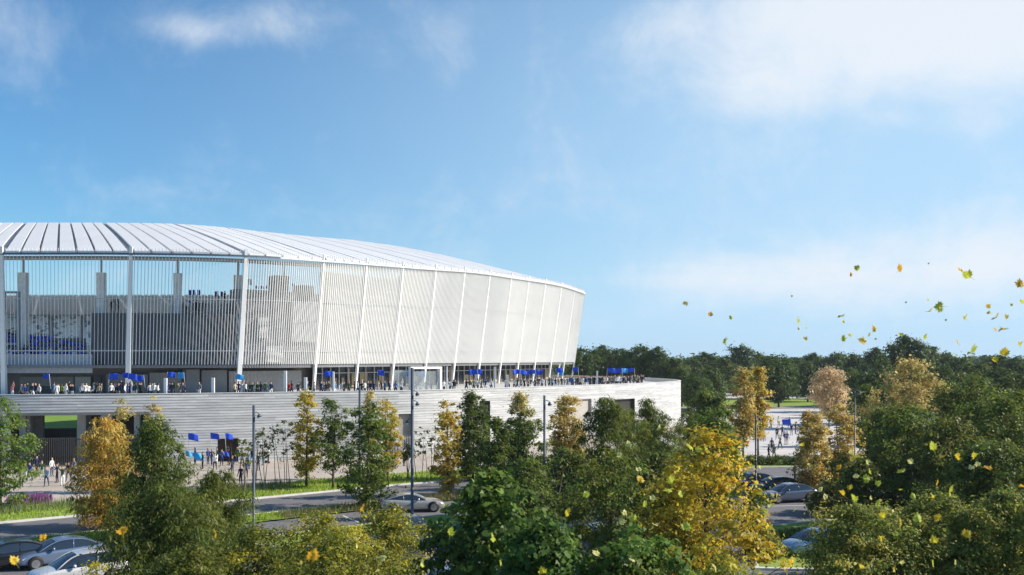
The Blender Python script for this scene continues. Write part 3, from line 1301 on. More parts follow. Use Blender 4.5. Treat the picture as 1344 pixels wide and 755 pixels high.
def leaf_cloud(rng, C, crad, per, lsize, aspect, out, kind='leaf', droop=.0, flat=.6, pal=None, jit=.25, cjit=.22):
    """C: (n,3) clump centres, crad (n,), out (n,3) outward directions -> polygons + tints"""
    n = len(C)
    idx = np.repeat(np.arange(n), per)
    N = len(idx)
    off = rng.normal(0, .5, (N, 3)) * crad[idx][:, None]
    off[:, 2] *= flat
    if droop:
        rr = np.linalg.norm(off[:, :2], axis=1)
        off[:, 2] -= droop * rr ** 1.3
    P = C[idx] + off
    nrm = norm(norm(off + 1e-6) * .6 + out[idx] * .5 + rng.normal(0, .55, (N, 3)) + np.array([0, 0, .45]))
    tdir = rng.normal(0, 1, (N, 3))
    if droop:
        tdir = tdir * .45 + np.stack([off[:, 0], off[:, 1], -np.abs(off[:, 2]) * .5 - .35 * np.ones(N)], 1) / np.maximum(.05, crad[idx][:, None])
    tdir = norm(tdir - nrm * np.sum(tdir * nrm, axis=1, keepdims=True))
    sdir = np.cross(nrm, tdir)
    sh = LEAF5 if kind == 'maple' else LEAF4
    L = lsize * np.clip(rng.lognormal(-.08, .38, N), .4, 2.0)
    V = P[:, None, :] + tdir[:, None, :] * (sh[None, :, 1:2] * L[:, None, None]) + sdir[:, None, :] * (sh[None, :, 0:1] * (L * aspect)[:, None, None])
    fold = np.abs(sh[:, 0]) * .35
    V = V + nrm[:, None, :] * (fold[None, :, None] * (L * aspect)[:, None, None])
    pal = np.array(pal)
    ci = rng.integers(0, len(pal), n)
    cc = pal[ci] * rng.uniform(1 - cjit, 1 + cjit, (n, 1))
    li = rng.integers(0, len(pal), N)
    col = cc[idx] * (1 - jit) + pal[li] * jit
    col = col * rng.uniform(.8, 1.22, (N, 1))
    return V.reshape(-1, 3), len(sh), np.clip(col, 0.004, .85)


def crown_points(rng, kind, n, r, z0, z1, shell=.55, lump=.22):
    t = rng.random(n * 4)
    pr = _profile(kind, t)
    keep = rng.random(n * 4) < (.12 + .88 * pr)
    t, pr = t[keep][:n], pr[keep][:n]
    a = rng.uniform(0, 2 * np.pi, len(t))
    ph = rng.uniform(0, 6.28, 6)
    w = 1 + lump * (np.sin(2 * a + ph[0] + 5 * t) * .6 + np.sin(3 * a + ph[1] - 7 * t) * .5 + np.sin(5 * a + ph[2] + 11 * t) * .4)
    q = np.power(rng.random(len(t)), shell)
    rad = r * pr * w * q
    C = np.stack([np.cos(a) * rad, np.sin(a) * rad, z0 + (z1 - z0) * t], 1)
    mid = np.array([0, 0, z0 + (z1 - z0) * .4])
    out = norm(C - mid)
    return C, out, q


GREEN = [(0.108, 0.155, 0.025), (0.147, 0.206, 0.029), (0.196, 0.253, 0.036), (0.088, 0.127, 0.023)]
DGREEN = [(0.078, 0.115, 0.024), (0.104, 0.145, 0.026), (0.135, 0.177, 0.031), (0.174, 0.203, 0.036)]
OLIVE = [(0.138, 0.161, 0.026), (0.179, 0.202, 0.03), (0.227, 0.232, 0.038), (0.106, 0.128, 0.023)]
LGREEN = [(0.149, 0.23, 0.038), (0.184, 0.276, 0.042), (0.115, 0.19, 0.032), (0.23, 0.299, 0.055)]
YELLOW = [(0.7236000000000001, 0.5489, 0.055), (0.78, 0.62, 0.077), (0.60696, 0.43340000000000006, 0.044), (0.513, 0.42130000000000006, 0.066), (0.39636000000000005, 0.25520000000000004, 0.039), (0.38880000000000003, 0.396, 0.06)]
PALEY = [(0.672, 0.55, 0.198), (0.735, 0.616, 0.231), (0.567, 0.44, 0.143), (0.462, 0.363, 0.121), (0.4, 0.4, 0.1)]
AMBER = [(0.616, 0.388, 0.072), (0.704, 0.5, 0.108), (0.484, 0.3, 0.048), (0.638, 0.475, 0.132), (0.34, 0.3, 0.06)]
GOLD = [(0.672, 0.494, 0.036), (0.75, 0.572, 0.042), (0.56, 0.377, 0.026), (0.426, 0.351, 0.036), (0.672, 0.416, 0.026)]
MIXYG = [(0.552, 0.469, 0.044), (0.359, 0.359, 0.039), (0.193, 0.235, 0.033), (0.718, 0.58, 0.055), (0.124, 0.166, 0.029)]
BUSH = [(0.154, 0.217, 0.041), (0.216, 0.27, 0.05), (0.108, 0.157, 0.034), (0.342, 0.348, 0.066), (0.54, 0.47, 0.096)]


def trunk_mesh(rng, h, r, C, nl, m, stems=1, z_split=.35):
    mb = MB()
    for s in range(stems):
        ox, oy = (0, 0) if stems == 1 else (rng.normal(0, .45), rng.normal(0, .45))
        lean = rng.normal(0, .03 if stems == 1 else .10, 2)
        pts = [(ox + lean[0] * h * f + rng.normal(0, .02), oy + lean[1] * h * f + rng.normal(0, .02), h * f) for f in (0, .12, .3, .5, .7, .86, .97)]
        rad = [r * v for v in (1.25, 1.0, .85, .65, .42, .24, .1)]
        mb.tube(pts, rad, 7)
    pick = rng.choice(len(C), min(nl, len(C)), replace=False)
    for k in pick:
        c = C[k]
        zb = max(h * .15, min(h * .8, c[2] - .55 * math.hypot(c[0], c[1]) - rng.uniform(.1, .6)))
        a = Vector((0, 0, zb))
        e = Vector(c)
        mid = a.lerp(e, .5) + Vector((0, 0, -.08 * (e - a).length))
        rr = r * .42 * max(.25, 1 - zb / h)
        mb.tube([a, mid, e], [rr, rr * .6, rr * .2], 5, cap=False)
    return mb.mesh('trunk', [m], True)


def make_tree(name, label, x, ytop, ybot, d, wpx, kind, pal, lsize=.22, nclump=90, per=60, crad=.5, leaf='leaf', aspect=.55, droop=0., flat=.6, trunk=.11, bark=None,
              limbs=26, group=None, seed=0, shell=.5, lump=.22, stems=1, tips=None, cat='tree', jit=.25):
    rng = np.random.default_rng(100 + seed)
    X = gx(x, d)
    z1 = CH - (ytop - HY) * d / F
    z0 = max(.25, CH - (ybot - HY) * d / F)
    r = wpx * d / F / 2
    root = empty(name, (X, d, 0))
    tag(root, label, cat, group)
    cr = crad
    lump = lump * 1.35
    bushy = cat in ('bush', 'maple')
    nclump = int(nclump * (1.25 if bushy else 1.1))
    per = int(per * (1.0 if bushy or name == 'slender_tree' else .9))
    crad = crad * (1.0 if bushy or name in ('slender_tree', 'willow_tree') else .88)
    limbs = int(limbs * 1.6)
    C, out, q = crown_points(rng, kind, nclump, max(.2, r - cr * .3), z0 + cr * .2, z1 - cr * .3, shell, lump)
    C = C + rng.normal(0, .16 * cr, C.shape)
    crd = cr * rng.uniform(.45, 1.35, len(C))
    V, npv, col = leaf_cloud(rng, C, crd, per, lsize, aspect, out, leaf, droop, flat, pal, jit)
    if tips is not None:                     # upper part of the crown has turned another colour
        P2, frac = tips
        zc = V.reshape(-1, npv, 3)[:, 0, 2]
        tt = (zc - z0) / max(.1, z1 - z0) + rng.normal(0, .05, len(zc))
        P2 = np.array(P2)
        sel = tt > frac
        col[sel] = P2[rng.integers(0, len(P2), sel.sum())] * rng.uniform(.75, 1.2, (sel.sum(), 1))
    tm = trunk_mesh(rng, z0 + (z1 - z0) * .93, trunk, C, limbs, bark or BARK, stems)
    link('trunk', tm, root)
    link('crown', np_mesh('crown', V, npv, col, LEAF), root)
    return root


TREES = [
    # name, label, x, ytop, ybot, d, w, kind, pal, extra
    ('leafy_tree', 'light green bushy tree cut by the left edge of the picture', 0, 522, 672, 74, 105, 'egg', LGREEN, dict(nclump=170, per=70, crad=.55, lsize=.17, droop=.3)),
    ('cypress_tree', 'feathery amber tree beside the group of people at left', 137, 548, 692, 66, 92, 'egg', AMBER, dict(nclump=250, per=80, crad=.55, lsize=.22, aspect=.3, droop=.5)),
    ('slender_tree', 'narrow pale yellow tree just behind the amber tree', 161, 524, 640, 84, 30, 'column', PALEY, dict(nclump=60, per=60, crad=.4, lsize=.17)),
    ('slender_tree', 'narrow pale yellow treetop above the dark green conifer at left', 200, 519, 640, 84, 36, 'column', PALEY, dict(nclump=70, per=60, crad=.4, lsize=.17)),
    ('conifer_tree', 'dark green cone shaped tree left of the three raised blue flags', 203, 543, 700, 62, 104, 'cone', GREEN + DGREEN, dict(nclump=360, per=85, crad=.58, lsize=.2, aspect=.3, droop=.5)),
    ('cypress_tree', 'big soft feathery dark green tree at lower left in front', 215, 628, 790, 43, 165, 'egg', GREEN + OLIVE + DGREEN, dict(nclump=380, per=120, crad=.66, lsize=.2, aspect=.22, droop=.9, lump=.32)),
    ('cypress_tree', 'soft feathery olive green tree left of the first lamp post', 285, 615, 780, 47, 105, 'egg', OLIVE + GREEN, dict(nclump=220, per=100, crad=.6, lsize=.2, aspect=.22, droop=.9, lump=.3)),
    ('slender_tree', 'bright yellow columnar tree on the verge right of the first lamp post', 402, 511, 630, 87, 46, 'column', YELLOW, dict(nclump=120, per=60, crad=.42, lsize=.18, jit=.6)),
    ('slender_tree', 'dark green slender tree between the yellow tree and the bigger green tree', 437, 520, 622, 86, 54, 'egg', GREEN, dict(nclump=110, per=60, crad=.45, lsize=.18)),
    ('leafy_tree', 'tall leafy green tree standing between road and silver sports car', 482, 527, 662, 75, 92, 'egg', GREEN + [(.05, .11, .02)], dict(nclump=170, per=60, crad=.5, lsize=.2, lump=.3)),
    ('slender_tree', 'pale yellow treetop behind the tall leafy green tree', 487, 511, 600, 93, 22, 'column', PALEY, dict(nclump=50, per=50, crad=.4, lsize=.18)),
    ('slender_tree', 'golden yellow tree right behind the tall leafy green tree', 509, 524, 618, 90, 42, 'column', YELLOW, dict(nclump=100, per=60, crad=.42, lsize=.18, jit=.5)),
    ('slender_tree', 'orange yellow slender tree right of the tall lamp post', 588, 527, 650, 81, 44, 'column', YELLOW + AMBER, dict(nclump=120, per=60, crad=.42, lsize=.18, jit=.6)),
    ('slender_tree', 'dense dark green columnar tree in front of the white wall', 621, 515, 640, 92, 54, 'column', DGREEN + GREEN, dict(nclump=260, per=80, crad=.5, lsize=.18)),
    ('slender_tree', 'green tree with a yellow pointed top against the podium wall', 683, 515, 660, 82, 70, 'cone', GREEN, dict(nclump=280, per=75, crad=.52, lsize=.18, tips=(PALEY, .80))),
    ('leafy_tree', 'small dark green tree left of the yellow topped tree', 655, 548, 690, 70, 62, 'egg', DGREEN + GREEN, dict(nclump=130, per=70, crad=.5, lsize=.2)),
    ('slender_tree', 'amber columnar tree right of the third lamp post', 745, 519, 650, 86, 56, 'column', AMBER + PALEY, dict(nclump=240, per=70, crad=.46, lsize=.18, jit=.5)),
    ('willow_tree', 'tall feathery dark green tree in front of the podium window', 797, 520, 690, 70, 92, 'egg', OLIVE + GREEN, dict(nclump=330, per=95, crad=.5, lsize=.26, aspect=.2, droop=.6, lump=.35)),
    ('willow_tree', 'thin upright feathery green tree near the podium corner', 850, 522, 680, 78, 48, 'column', OLIVE + GREEN, dict(nclump=190, per=80, crad=.5, lsize=.26, aspect=.2, droop=.5, lump=.35)),
    ('willow_tree', 'wispy low green tree at the rounded end of the podium', 890, 556, 680, 80, 56, 'egg', OLIVE + LGREEN[:1], dict(nclump=120, per=55, crad=.5, lsize=.24, aspect=.18, droop=.5)),
    ('broad_tree', 'wide dark olive tree left of the golden maple', 800, 588, 800, 47, 165, 'dome', OLIVE + GREEN + LGREEN[:1], dict(nclump=270, per=75, crad=.6, lsize=.17, droop=.4, lump=.4, limbs=60, trunk=.16)),
    ('maple_tree', 'golden yellow maple in front at lower centre right', 928, 560, 790, 42, 142, 'dome', GOLD + [(.72, .56, .05), (.66, .52, .06), (.36, .34, .04), (.22, .26, .04)], dict(nclump=190, per=52, crad=.55, lsize=.15, leaf='maple', aspect=.9, lump=.36, trunk=.15, limbs=40, shell=.42, jit=.45)),
    ('leafy_tree', 'mid green tree behind the golden maple', 938, 532, 680, 74, 92, 'egg', GREEN + LGREEN[:2], dict(nclump=190, per=75, crad=.55, lsize=.18, droop=.4)),
    ('slender_tree', 'tall amber tree beside the lamp on the pale square', 975, 480, 585, 112, 34, 'column', AMBER + PALEY, dict(nclump=110, per=65, crad=.6, lsize=.26, lump=.3)),
    ('slender_tree', 'tall golden tree touching the amber tree on the pale square', 995, 482, 575, 116, 30, 'column', AMBER + YELLOW, dict(nclump=100, per=65, crad=.6, lsize=.26, lump=.3)),
    ('slender_tree', 'pale yellow tree right of the people on the square, left of its twin', 1066, 540, 655, 82, 54, 'column', PALEY + AMBER, dict(nclump=150, per=65, crad=.48, lsize=.2, jit=.5)),
    ('slender_tree', 'pale yellow tree right of the people on the square, right of its twin', 1104, 532, 665, 84, 58, 'column', PALEY + AMBER + [(.2, .2, .06)], dict(nclump=160, per=65, crad=.48, lsize=.2, jit=.5)),
    ('round_tree', 'pinkish beige round tree far behind the pale square', 1088, 481, 548, 160, 50, 'round', [(.70, .52, .30), (.62, .45, .24), (.44, .36, .18)], dict(nclump=110, per=60, crad=.9, lsize=.36)),
    ('round_tree', 'large golden topped tree among the greens at right', 1195, 471, 590, 112, 100, 'dome', [(.66, .50, .18), (.60, .44, .14), (.48, .38, .12), (.28, .28, .08)], dict(nclump=190, per=75, crad=.9, lsize=.3, lump=.3)),
    ('slender_tree', 'mid green tree left of the large golden topped tree', 1136, 505, 610, 128, 40, 'egg', GREEN + LGREEN[:1], dict(nclump=110, per=65, crad=.7, lsize=.3)),
    ('broad_tree', 'broad dark green tree below the large golden topped tree', 1192, 530, 720, 66, 150, 'dome', GREEN + OLIVE + LGREEN[:1], dict(nclump=290, per=90, crad=.75, lsize=.22, lump=.3, trunk=.18)),
    ('broad_tree', 'deep green tree right of the golden topped tree', 1275, 490, 660, 92, 110, 'dome', GREEN + OLIVE, dict(nclump=240, per=80, crad=.85, lsize=.26, lump=.3, trunk=.18)),
    ('broad_tree', 'big green tree filling the right edge above the hedge', 1322, 508, 720, 62, 150, 'dome', GREEN + LGREEN[:2] + OLIVE, dict(nclump=300, per=90, crad=.75, lsize=.2, lump=.3, trunk=.18)),
    ('broad_tree', 'yellowish green tree between the two big dark trees at right', 1252, 545, 720, 58, 105, 'dome', OLIVE + [(.12, .12, .03)], dict(nclump=210, per=85, crad=.7, lsize=.19, lump=.3, trunk=.15)),
    ('leafy_tree', 'slim green young tree in front of the parked cars at right', 990, 640, 760, 62, 40, 'egg', LGREEN + GREEN, dict(nclump=70, per=45, crad=.4, lsize=.16)),
    # foreground crowns
    ('maple_bush', 'large leafed glossy green maple in front of the centre trees', 645, 624, 840, 29, 155, 'dome', [(.11, .18, .026), (.15, .24, .034), (.21, .29, .045), (.08, .14, .024)], dict(nclump=225, per=46, crad=.42, lsize=.15, leaf='maple', aspect=1., flat=.45, lump=.35, limbs=60, cat='maple')),
    ('maple_bush', 'low dark green maple crown at bottom centre', 715, 678, 860, 26, 130, 'dome', [(.08, .15, .024), (.10, .19, .03), (.14, .23, .036)], dict(nclump=170, per=50, crad=.4, lsize=.13, leaf='maple', aspect=1., flat=.45, limbs=40, cat='maple')),
    ('maple_bush', 'green maple crown at the bottom right of centre under the golden maple', 832, 690, 860, 26, 150, 'dome', [(.10, .18, .03), (.14, .24, .038), (.20, .25, .04)], dict(nclump=180, per=50, crad=.4, lsize=.12, leaf='maple', aspect=1., flat=.45, limbs=40, cat='maple')),
    ('yellow_bush', 'yellow green bush at bottom centre left of the parked blue car', 425, 672, 830, 31, 150, 'dome', MIXYG, dict(nclump=230, per=100, crad=.42, lsize=.085, lump=.3, jit=.5, cat='bush')),
    ('yellow_bush', 'golden green bush nearest the tall lamp post base', 508, 662, 830, 33, 125, 'dome', MIXYG + OLIVE, dict(nclump=220, per=100, crad=.42, lsize=.085, lump=.3, jit=.5, cat='bush')),
    ('yellow_bush', 'dark green bush between feathery tree and yellow bush', 335, 692, 840, 30, 150, 'dome', OLIVE + DGREEN + MIXYG[:2], dict(nclump=210, per=100, crad=.42, lsize=.085, lump=.3, jit=.4, cat='bush')),
    ('yellow_bush', 'low yellow green bush along the bottom edge below the golden maple', 945, 728, 850, 30, 130, 'dome', MIXYG + LGREEN[:2], dict(nclump=140, per=90, crad=.42, lsize=.085, lump=.3, jit=.5, cat='bush')),
    ('yellow_bush', 'small yellow leafed shrub in front of the white car at lower left', 122, 735, 850, 30, 56, 'dome', MIXYG, dict(nclump=60, per=70, crad=.36, lsize=.085, jit=.5, cat='bush')),
    ('hedge_bush', 'dense small leafed dark bush right of the pale blue car', 1130, 655, 860, 34, 170, 'dome', BUSH, dict(nclump=400, per=110, crad=.45, lsize=.105, lump=.25, jit=.4, cat='bush')),
    ('hedge_bush', 'dense small leafed bush second from the right corner', 1235, 650, 860, 35, 170, 'dome', BUSH, dict(nclump=400, per=110, crad=.45, lsize=.105, lump=.25, jit=.4, cat='bush')),
    ('hedge_bush', 'dense small leafed bush in the bottom right corner', 1328, 645, 860, 34, 160, 'dome', BUSH, dict(nclump=400, per=110, crad=.45, lsize=.105, lump=.25, jit=.4, cat='bush')),
]
TREES += [
    ('willow_tree', 'feathery green tree between the two willows before the dark podium window', 828, 533, 690, 74, 58, 'egg', OLIVE + LGREEN[:2], dict(nclump=150, per=70, crad=.5, lsize=.26, aspect=.18, droop=.6, lump=.35)),
    ('willow_tree', 'feathery yellow green tree before the rounded podium corner', 868, 540, 690, 76, 54, 'egg', LGREEN + OLIVE, dict(nclump=140, per=70, crad=.5, lsize=.26, aspect=.18, droop=.6, lump=.35)),
    ('broad_tree', 'dark green tree outside the right edge of the picture', 1440, 520, 730, 66, 150, 'dome', GREEN + OLIVE, dict(nclump=240, per=80, crad=.75, lsize=.22, lump=.3, trunk=.18)),
    ('broad_tree', 'green tree outside the right edge behind the hedge line', 1530, 545, 740, 52, 150, 'dome', GREEN + DGREEN, dict(nclump=240, per=80, crad=.7, lsize=.2, lump=.3, trunk=.16)),
    ('maple_tree', 'yellow green maple leaning against the left side of the golden maple', 890, 610, 800, 45, 85, 'dome', GOLD[:2] + [(.45, .42, .05), (.28, .30, .04), (.60, .48, .05)], dict(nclump=150, per=55, crad=.55, lsize=.15, leaf='maple', aspect=.9, lump=.36, limbs=30, jit=.4)),
    ('hedge_bush', 'brownish green shrubs under the pale twin trees beside the parked cars', 1098, 632, 720, 72, 66, 'dome', OLIVE + [(.22, .18, .08), (.18, .15, .06)], dict(nclump=150, per=80, crad=.5, lsize=.16, cat='bush')),
    ('hedge_bush', 'low shrub between the pale blue car and the slim young tree', 1002, 700, 760, 56, 46, 'dome', OLIVE + MIXYG, dict(nclump=80, per=80, crad=.42, lsize=.12, cat='bush')),
    ('leafy_tree', 'loose green tree in front of the pale square left of the amber tree', 928, 514, 640, 118, 66, 'egg', GREEN + OLIVE, dict(nclump=170, per=80, crad=.7, lsize=.28)),
    ('willow_tree', 'wispy pale green tree standing by the end of the podium wall', 903, 536, 650, 100, 50, 'egg', LGREEN + OLIVE, dict(nclump=120, per=70, crad=.6, lsize=.26, aspect=.2, droop=.5)),
    ('hedge_bush', 'dark bushy mass behind the hedge under the big trees', 1190, 668, 830, 43, 130, 'dome', BUSH + DGREEN, dict(nclump=260, per=100, crad=.5, lsize=.12, cat='bush')),
    ('hedge_bush', 'dark bushy mass behind the hedge near the right corner', 1295, 662, 830, 43, 140, 'dome', BUSH + OLIVE, dict(nclump=260, per=100, crad=.5, lsize=.12, cat='bush')),
    ('yellow_bush', 'mixed green and yellow bush filling the bottom edge at left of centre', 440, 705, 860, 27, 210, 'dome', MIXYG + OLIVE, dict(nclump=300, per=110, crad=.42, lsize=.08, jit=.5, cat='bush')),
    ('yellow_bush', 'dark green low bush under the feathery tree at bottom left', 250, 715, 860, 28, 150, 'dome', DGREEN + OLIVE, dict(nclump=220, per=100, crad=.42, lsize=.09, cat='bush')),
    ('leafy_tree', 'dark green tree behind the silver parked car at centre', 742, 588, 730, 67, 92, 'egg', DGREEN + GREEN, dict(nclump=190, per=75, crad=.55, lsize=.19)),
    ('leafy_tree', 'dark green tree just left of the dark trunks at centre', 690, 600, 740, 58, 92, 'egg', GREEN + DGREEN, dict(nclump=190, per=75, crad=.55, lsize=.18)),
    ('leafy_tree', 'deep green tree filling the gap left of the golden maple', 862, 590, 750, 60, 100, 'egg', DGREEN + OLIVE, dict(nclump=190, per=75, crad=.55, lsize=.18)),
    ('leafy_tree', 'olive green tree with yellowing leaves above the pale blue car', 1130, 600, 720, 62, 70, 'egg', OLIVE + DGREEN, dict(nclump=140, per=75, crad=.55, lsize=.18)),
    ('broad_tree', 'dark green tree crown under the right edge tree', 1300, 575, 720, 50, 130, 'dome', DGREEN + GREEN, dict(nclump=260, per=90, crad=.65, lsize=.17, lump=.3)),
    ('leafy_tree', 'green treetop between the golden topped tree and the pale twins', 1158, 535, 650, 90, 70, 'egg', GREEN + OLIVE, dict(nclump=170, per=75, crad=.65, lsize=.24)),
    ('leafy_tree', 'low green tree beside the lamp of the pale square', 948, 560, 680, 90, 70, 'egg', OLIVE + GREEN, dict(nclump=150, per=75, crad=.6, lsize=.22)),
]
for k, (nm, lb, x, yt, yb, d, w, kd, pal, kw) in enumerate(TREES):
    kw = dict(kw)
    w = w * {'slender_tree': 1.34, 'cypress_tree': 1.24, 'conifer_tree': 1.3, 'willow_tree': 1.3}.get(nm, 1.18)
    kw.setdefault('group', 'trees planted around the stadium' if kw.get('cat', 'tree') == 'tree' else 'bushes along the front of the car park')
    make_tree(nm, lb, x, yt, yb, d, w, kd, pal, seed=k, **kw)

# clipped hedge along the near edge of the square
rng = np.random.default_rng(60)
hd = empty('hedge', (26, 105.2, 0))
tag(hd, 'low dark clipped hedge between the road and the pale square', 'hedge')
C = np.stack([rng.uniform(-6.5, 14, 420), rng.uniform(-.7, .7, 420) + 0, rng.uniform(.15, 1.0, 420)], 1)
C[:, 1] += C[:, 0] * .06
V, npv, col = leaf_cloud(rng, C, np.full(420, .35), 40, .16, .55, np.tile(np.array([0, 0, 1.0]), (420, 1)), 'leaf', 0, .7, DGREEN, .2)
link('foliage', np_mesh('foliage', V, npv, col, LEAF), hd)

# multi-stemmed saplings on the verge: thin stems, sparse leaf tufts
SAPS = [('green sapling with several thin stems by the first lamp post', 322, 575, 640, 84, 36), ('thin sapling with sparse leaves right of the first lamp post', 345, 556, 638, 86, 28), ('multi stemmed dark green sapling left of the yellow columnar tree', 368, 549, 638, 87, 42),
        ('multi stemmed dark sapling right of the tall lamp post', 556, 558, 634, 91, 38), ('small sapling left of the tall lamp post with few leaves', 533, 580, 634, 92, 20), ('thin sapling in front of the white wall between two dark trees', 650, 545, 640, 88, 26),
        ('bare pale sapling in the car park planting under the amber tree', 735, 600, 700, 66, 40), ('pale thin stemmed sapling left of the wide olive tree', 715, 610, 700, 64, 36)]
for k, (lb, x, yt, yb, d, w) in enumerate(SAPS):
    make_tree('sapling', lb, x, yt, yb - 30, d, w, 'round', DGREEN + GREEN, lsize=.2, nclump=26, per=16, crad=.3, trunk=.035, bark=PALEBARK, limbs=22, stems=5, seed=200 + k, shell=.4, group='multi-stemmed saplings', cat='sapling')

# ---- background park trees: three meshes, copied
PARKG = [(t[0] * .6, t[1] * .74, t[2] * .7) for t in DGREEN]
PARKO = [(t[0] * .62, t[1] * .74, t[2] * .7) for t in OLIVE]
protos = []
for k in range(4):
    rng = np.random.default_rng(900 + k)
    z0, z1, r = 1.6, 12.0, (5.4, 5.0, 6.0, 4.2)[k]
    C, out, q = crown_points(rng, ('round', 'dome', 'dome', 'egg')[k], 150, r, z0, z1 - .6, .42, .3)
    V, npv, col = leaf_cloud(rng, C, 1.25 * rng.uniform(.6, 1.3, len(C)), 60, .5, .6, out, 'leaf', 0, .6, [PARKG, PARKG, PARKG + PARKO, PARKG + PARKO][k], .25)
    root = empty('park_tree')
    link('trunk', trunk_mesh(rng, 9, .28, C, 18, BARK), root)
    link('crown', np_mesh('crown', V, npv, col, LEAF), root)
    protos.append(root)
PK = []
rk = random.Random(21)
# (x, ytop, d, width scale, kind)
PT = [(768, 455, 285, 1.1, 0), (790, 453, 300, 1.2, 1), (812, 455, 290, 1.1, 2), (838, 452, 280, 1.1, 0), (862, 455, 275, 1.15, 1), (884, 468, 270, 1., 2), (905, 470, 320, 1.1, 0), (925, 462, 330, 1.2, 1),
      (948, 468, 300, 1., 2), (972, 452, 310, 1.25, 0), (998, 464, 330, 1.1, 1), (1020, 466, 280, 1.0, 0), (1045, 468, 320, 1.1, 2), (1068, 463, 330, 1.1, 1), (1096, 462, 320, 1.1, 0), (1122, 463, 300, 1.0, 3),
      (1150, 456, 280, 1.1, 1), (1190, 440, 235, 1.35, 1), (1222, 452, 260, 1.1, 2), (1250, 466, 250, 1.1, 0), (1282, 474, 190, 1.0, 2), (1312, 466, 240, 1.1, 1), (1340, 468, 230, 1.1, 0), (1370, 465, 240, 1.1, 2),
      (895, 482, 235, .8, 3), (915, 490, 215, .8, 0), (935, 480, 225, .9, 3), (1022, 470, 232, .75, 0), (1110, 480, 210, .9, 2), (1126, 488, 190, .8, 3), (1060, 474, 262, .8, 1), (1145, 486, 170, .75, 0),
      (1290, 496, 140, .8, 1), (1335, 488, 130, .85, 2), (1250, 498, 150, .7, 0), (1310, 482, 165, .85, 1), (1160, 470, 200, .8, 3), (1240, 478, 178, .8, 2)]
PLABEL = {0: 'round dark green park tree', 1: 'broad dark green park tree', 2: 'wide olive green park tree', 3: 'narrow green park tree'}
PT.sort(key=lambda q: q[0])
for n_, (x, yt, d, sc, kd) in enumerate(PT):
    zt = CH - (yt - HY) * d / F
    src = protos[kd]
    if src.get('used') is None:
        o, kids = src, None
        src['used'] = 1
    else:
        o = src.copy()
        COL.objects.link(o)
        for ch in src.children:
            c = ch.copy()
            COL.objects.link(c)
            c.parent = o
    o.location = (gx(x, d), d, 0)
    o.rotation_euler = (0, 0, rk.uniform(0, 6.28))
    sxy = sc * rk.uniform(.9, 1.1)
    o.scale = (sxy, sxy, zt / 12.0)
    where = 'behind the terrace crowd' if x < 890 else ('beyond the pale square' if x < 1110 else 'at the right')
    tag(o, f'{PLABEL[kd]} {where}, {ORD(n_ + 1)} from the stadium', 'tree', 'park trees behind the square')
for p in protos:
    if 'used' in p:
        del p['used']
# far-off woodland: one mass
rng = np.random.default_rng(77)
n = 620
yy = rng.uniform(340, 1500, n) ** 1.0
xx = rng.uniform(-.12, .62, n) * yy
hh = rng.uniform(9.5, 13.5, n) + (yy - 340) * .0022
C = []
for x, y, h in zip(xx, yy, hh):
    m_ = 14
    a = rng.uniform(0, 6.28, m_)
    q = rng.uniform(0, 1, m_)
    rad = 5.5 * np.sqrt(q)
    C.append(np.stack([x + rad * np.cos(a), y + rad * np.sin(a), h * (1 - .45 * q) - rng.uniform(0, 3.5, m_)], 1))
C = np.concatenate(C)
out = np.tile(np.array([0, 0, 1.0]), (len(C), 1))
V, npv, col = leaf_cloud(rng, C, np.full(len(C), 2.6), 9, 1.9, .7, out, 'leaf', 0, .7, PARKG + PARKO[:2], .2)
o = link('far_woodland', np_mesh('far_woodland', V, npv, col, LEAF))
tag(o, 'far dark green woodland along the horizon', 'woodland', None, 'stuff')
# ------------------------------------------------------------------ people
SKIN = [mat('skin_light', (.55, .34, .25), .6), mat('skin_tan', (.36, .20, .13), .6), mat('skin_dark', (.12, .065, .045), .6)]
HAIRS = [mat('hair_dark', (.02, .016, .014), .6), mat('hair_brown', (.07, .04, .022), .6), mat('hair_fair', (.30, .20, .09), .6)]
CL = {'navy': (.012, .02, .07), 'dark green': (.012, .06, .03), 'black': (.012, .012, .014), 'white': (.75, .75, .74), 'blue': (.02, .05, .25), 'light blue': (.12, .24, .42),
      'grey': (.22, .22, .23), 'pink': (.62, .20, .20), 'red': (.40, .03, .03), 'beige': (.48, .38, .26), 'yellow green': (.22, .33, .05), 'denim': (.03, .05, .11)}
CLM = {k: mat('cloth_' + k.replace(' ', '_'), v, .85, var=.15, scale=6) for k, v in CL.items()}
SHOE = mat('shoe_leather', (.03, .028, .026), .6)


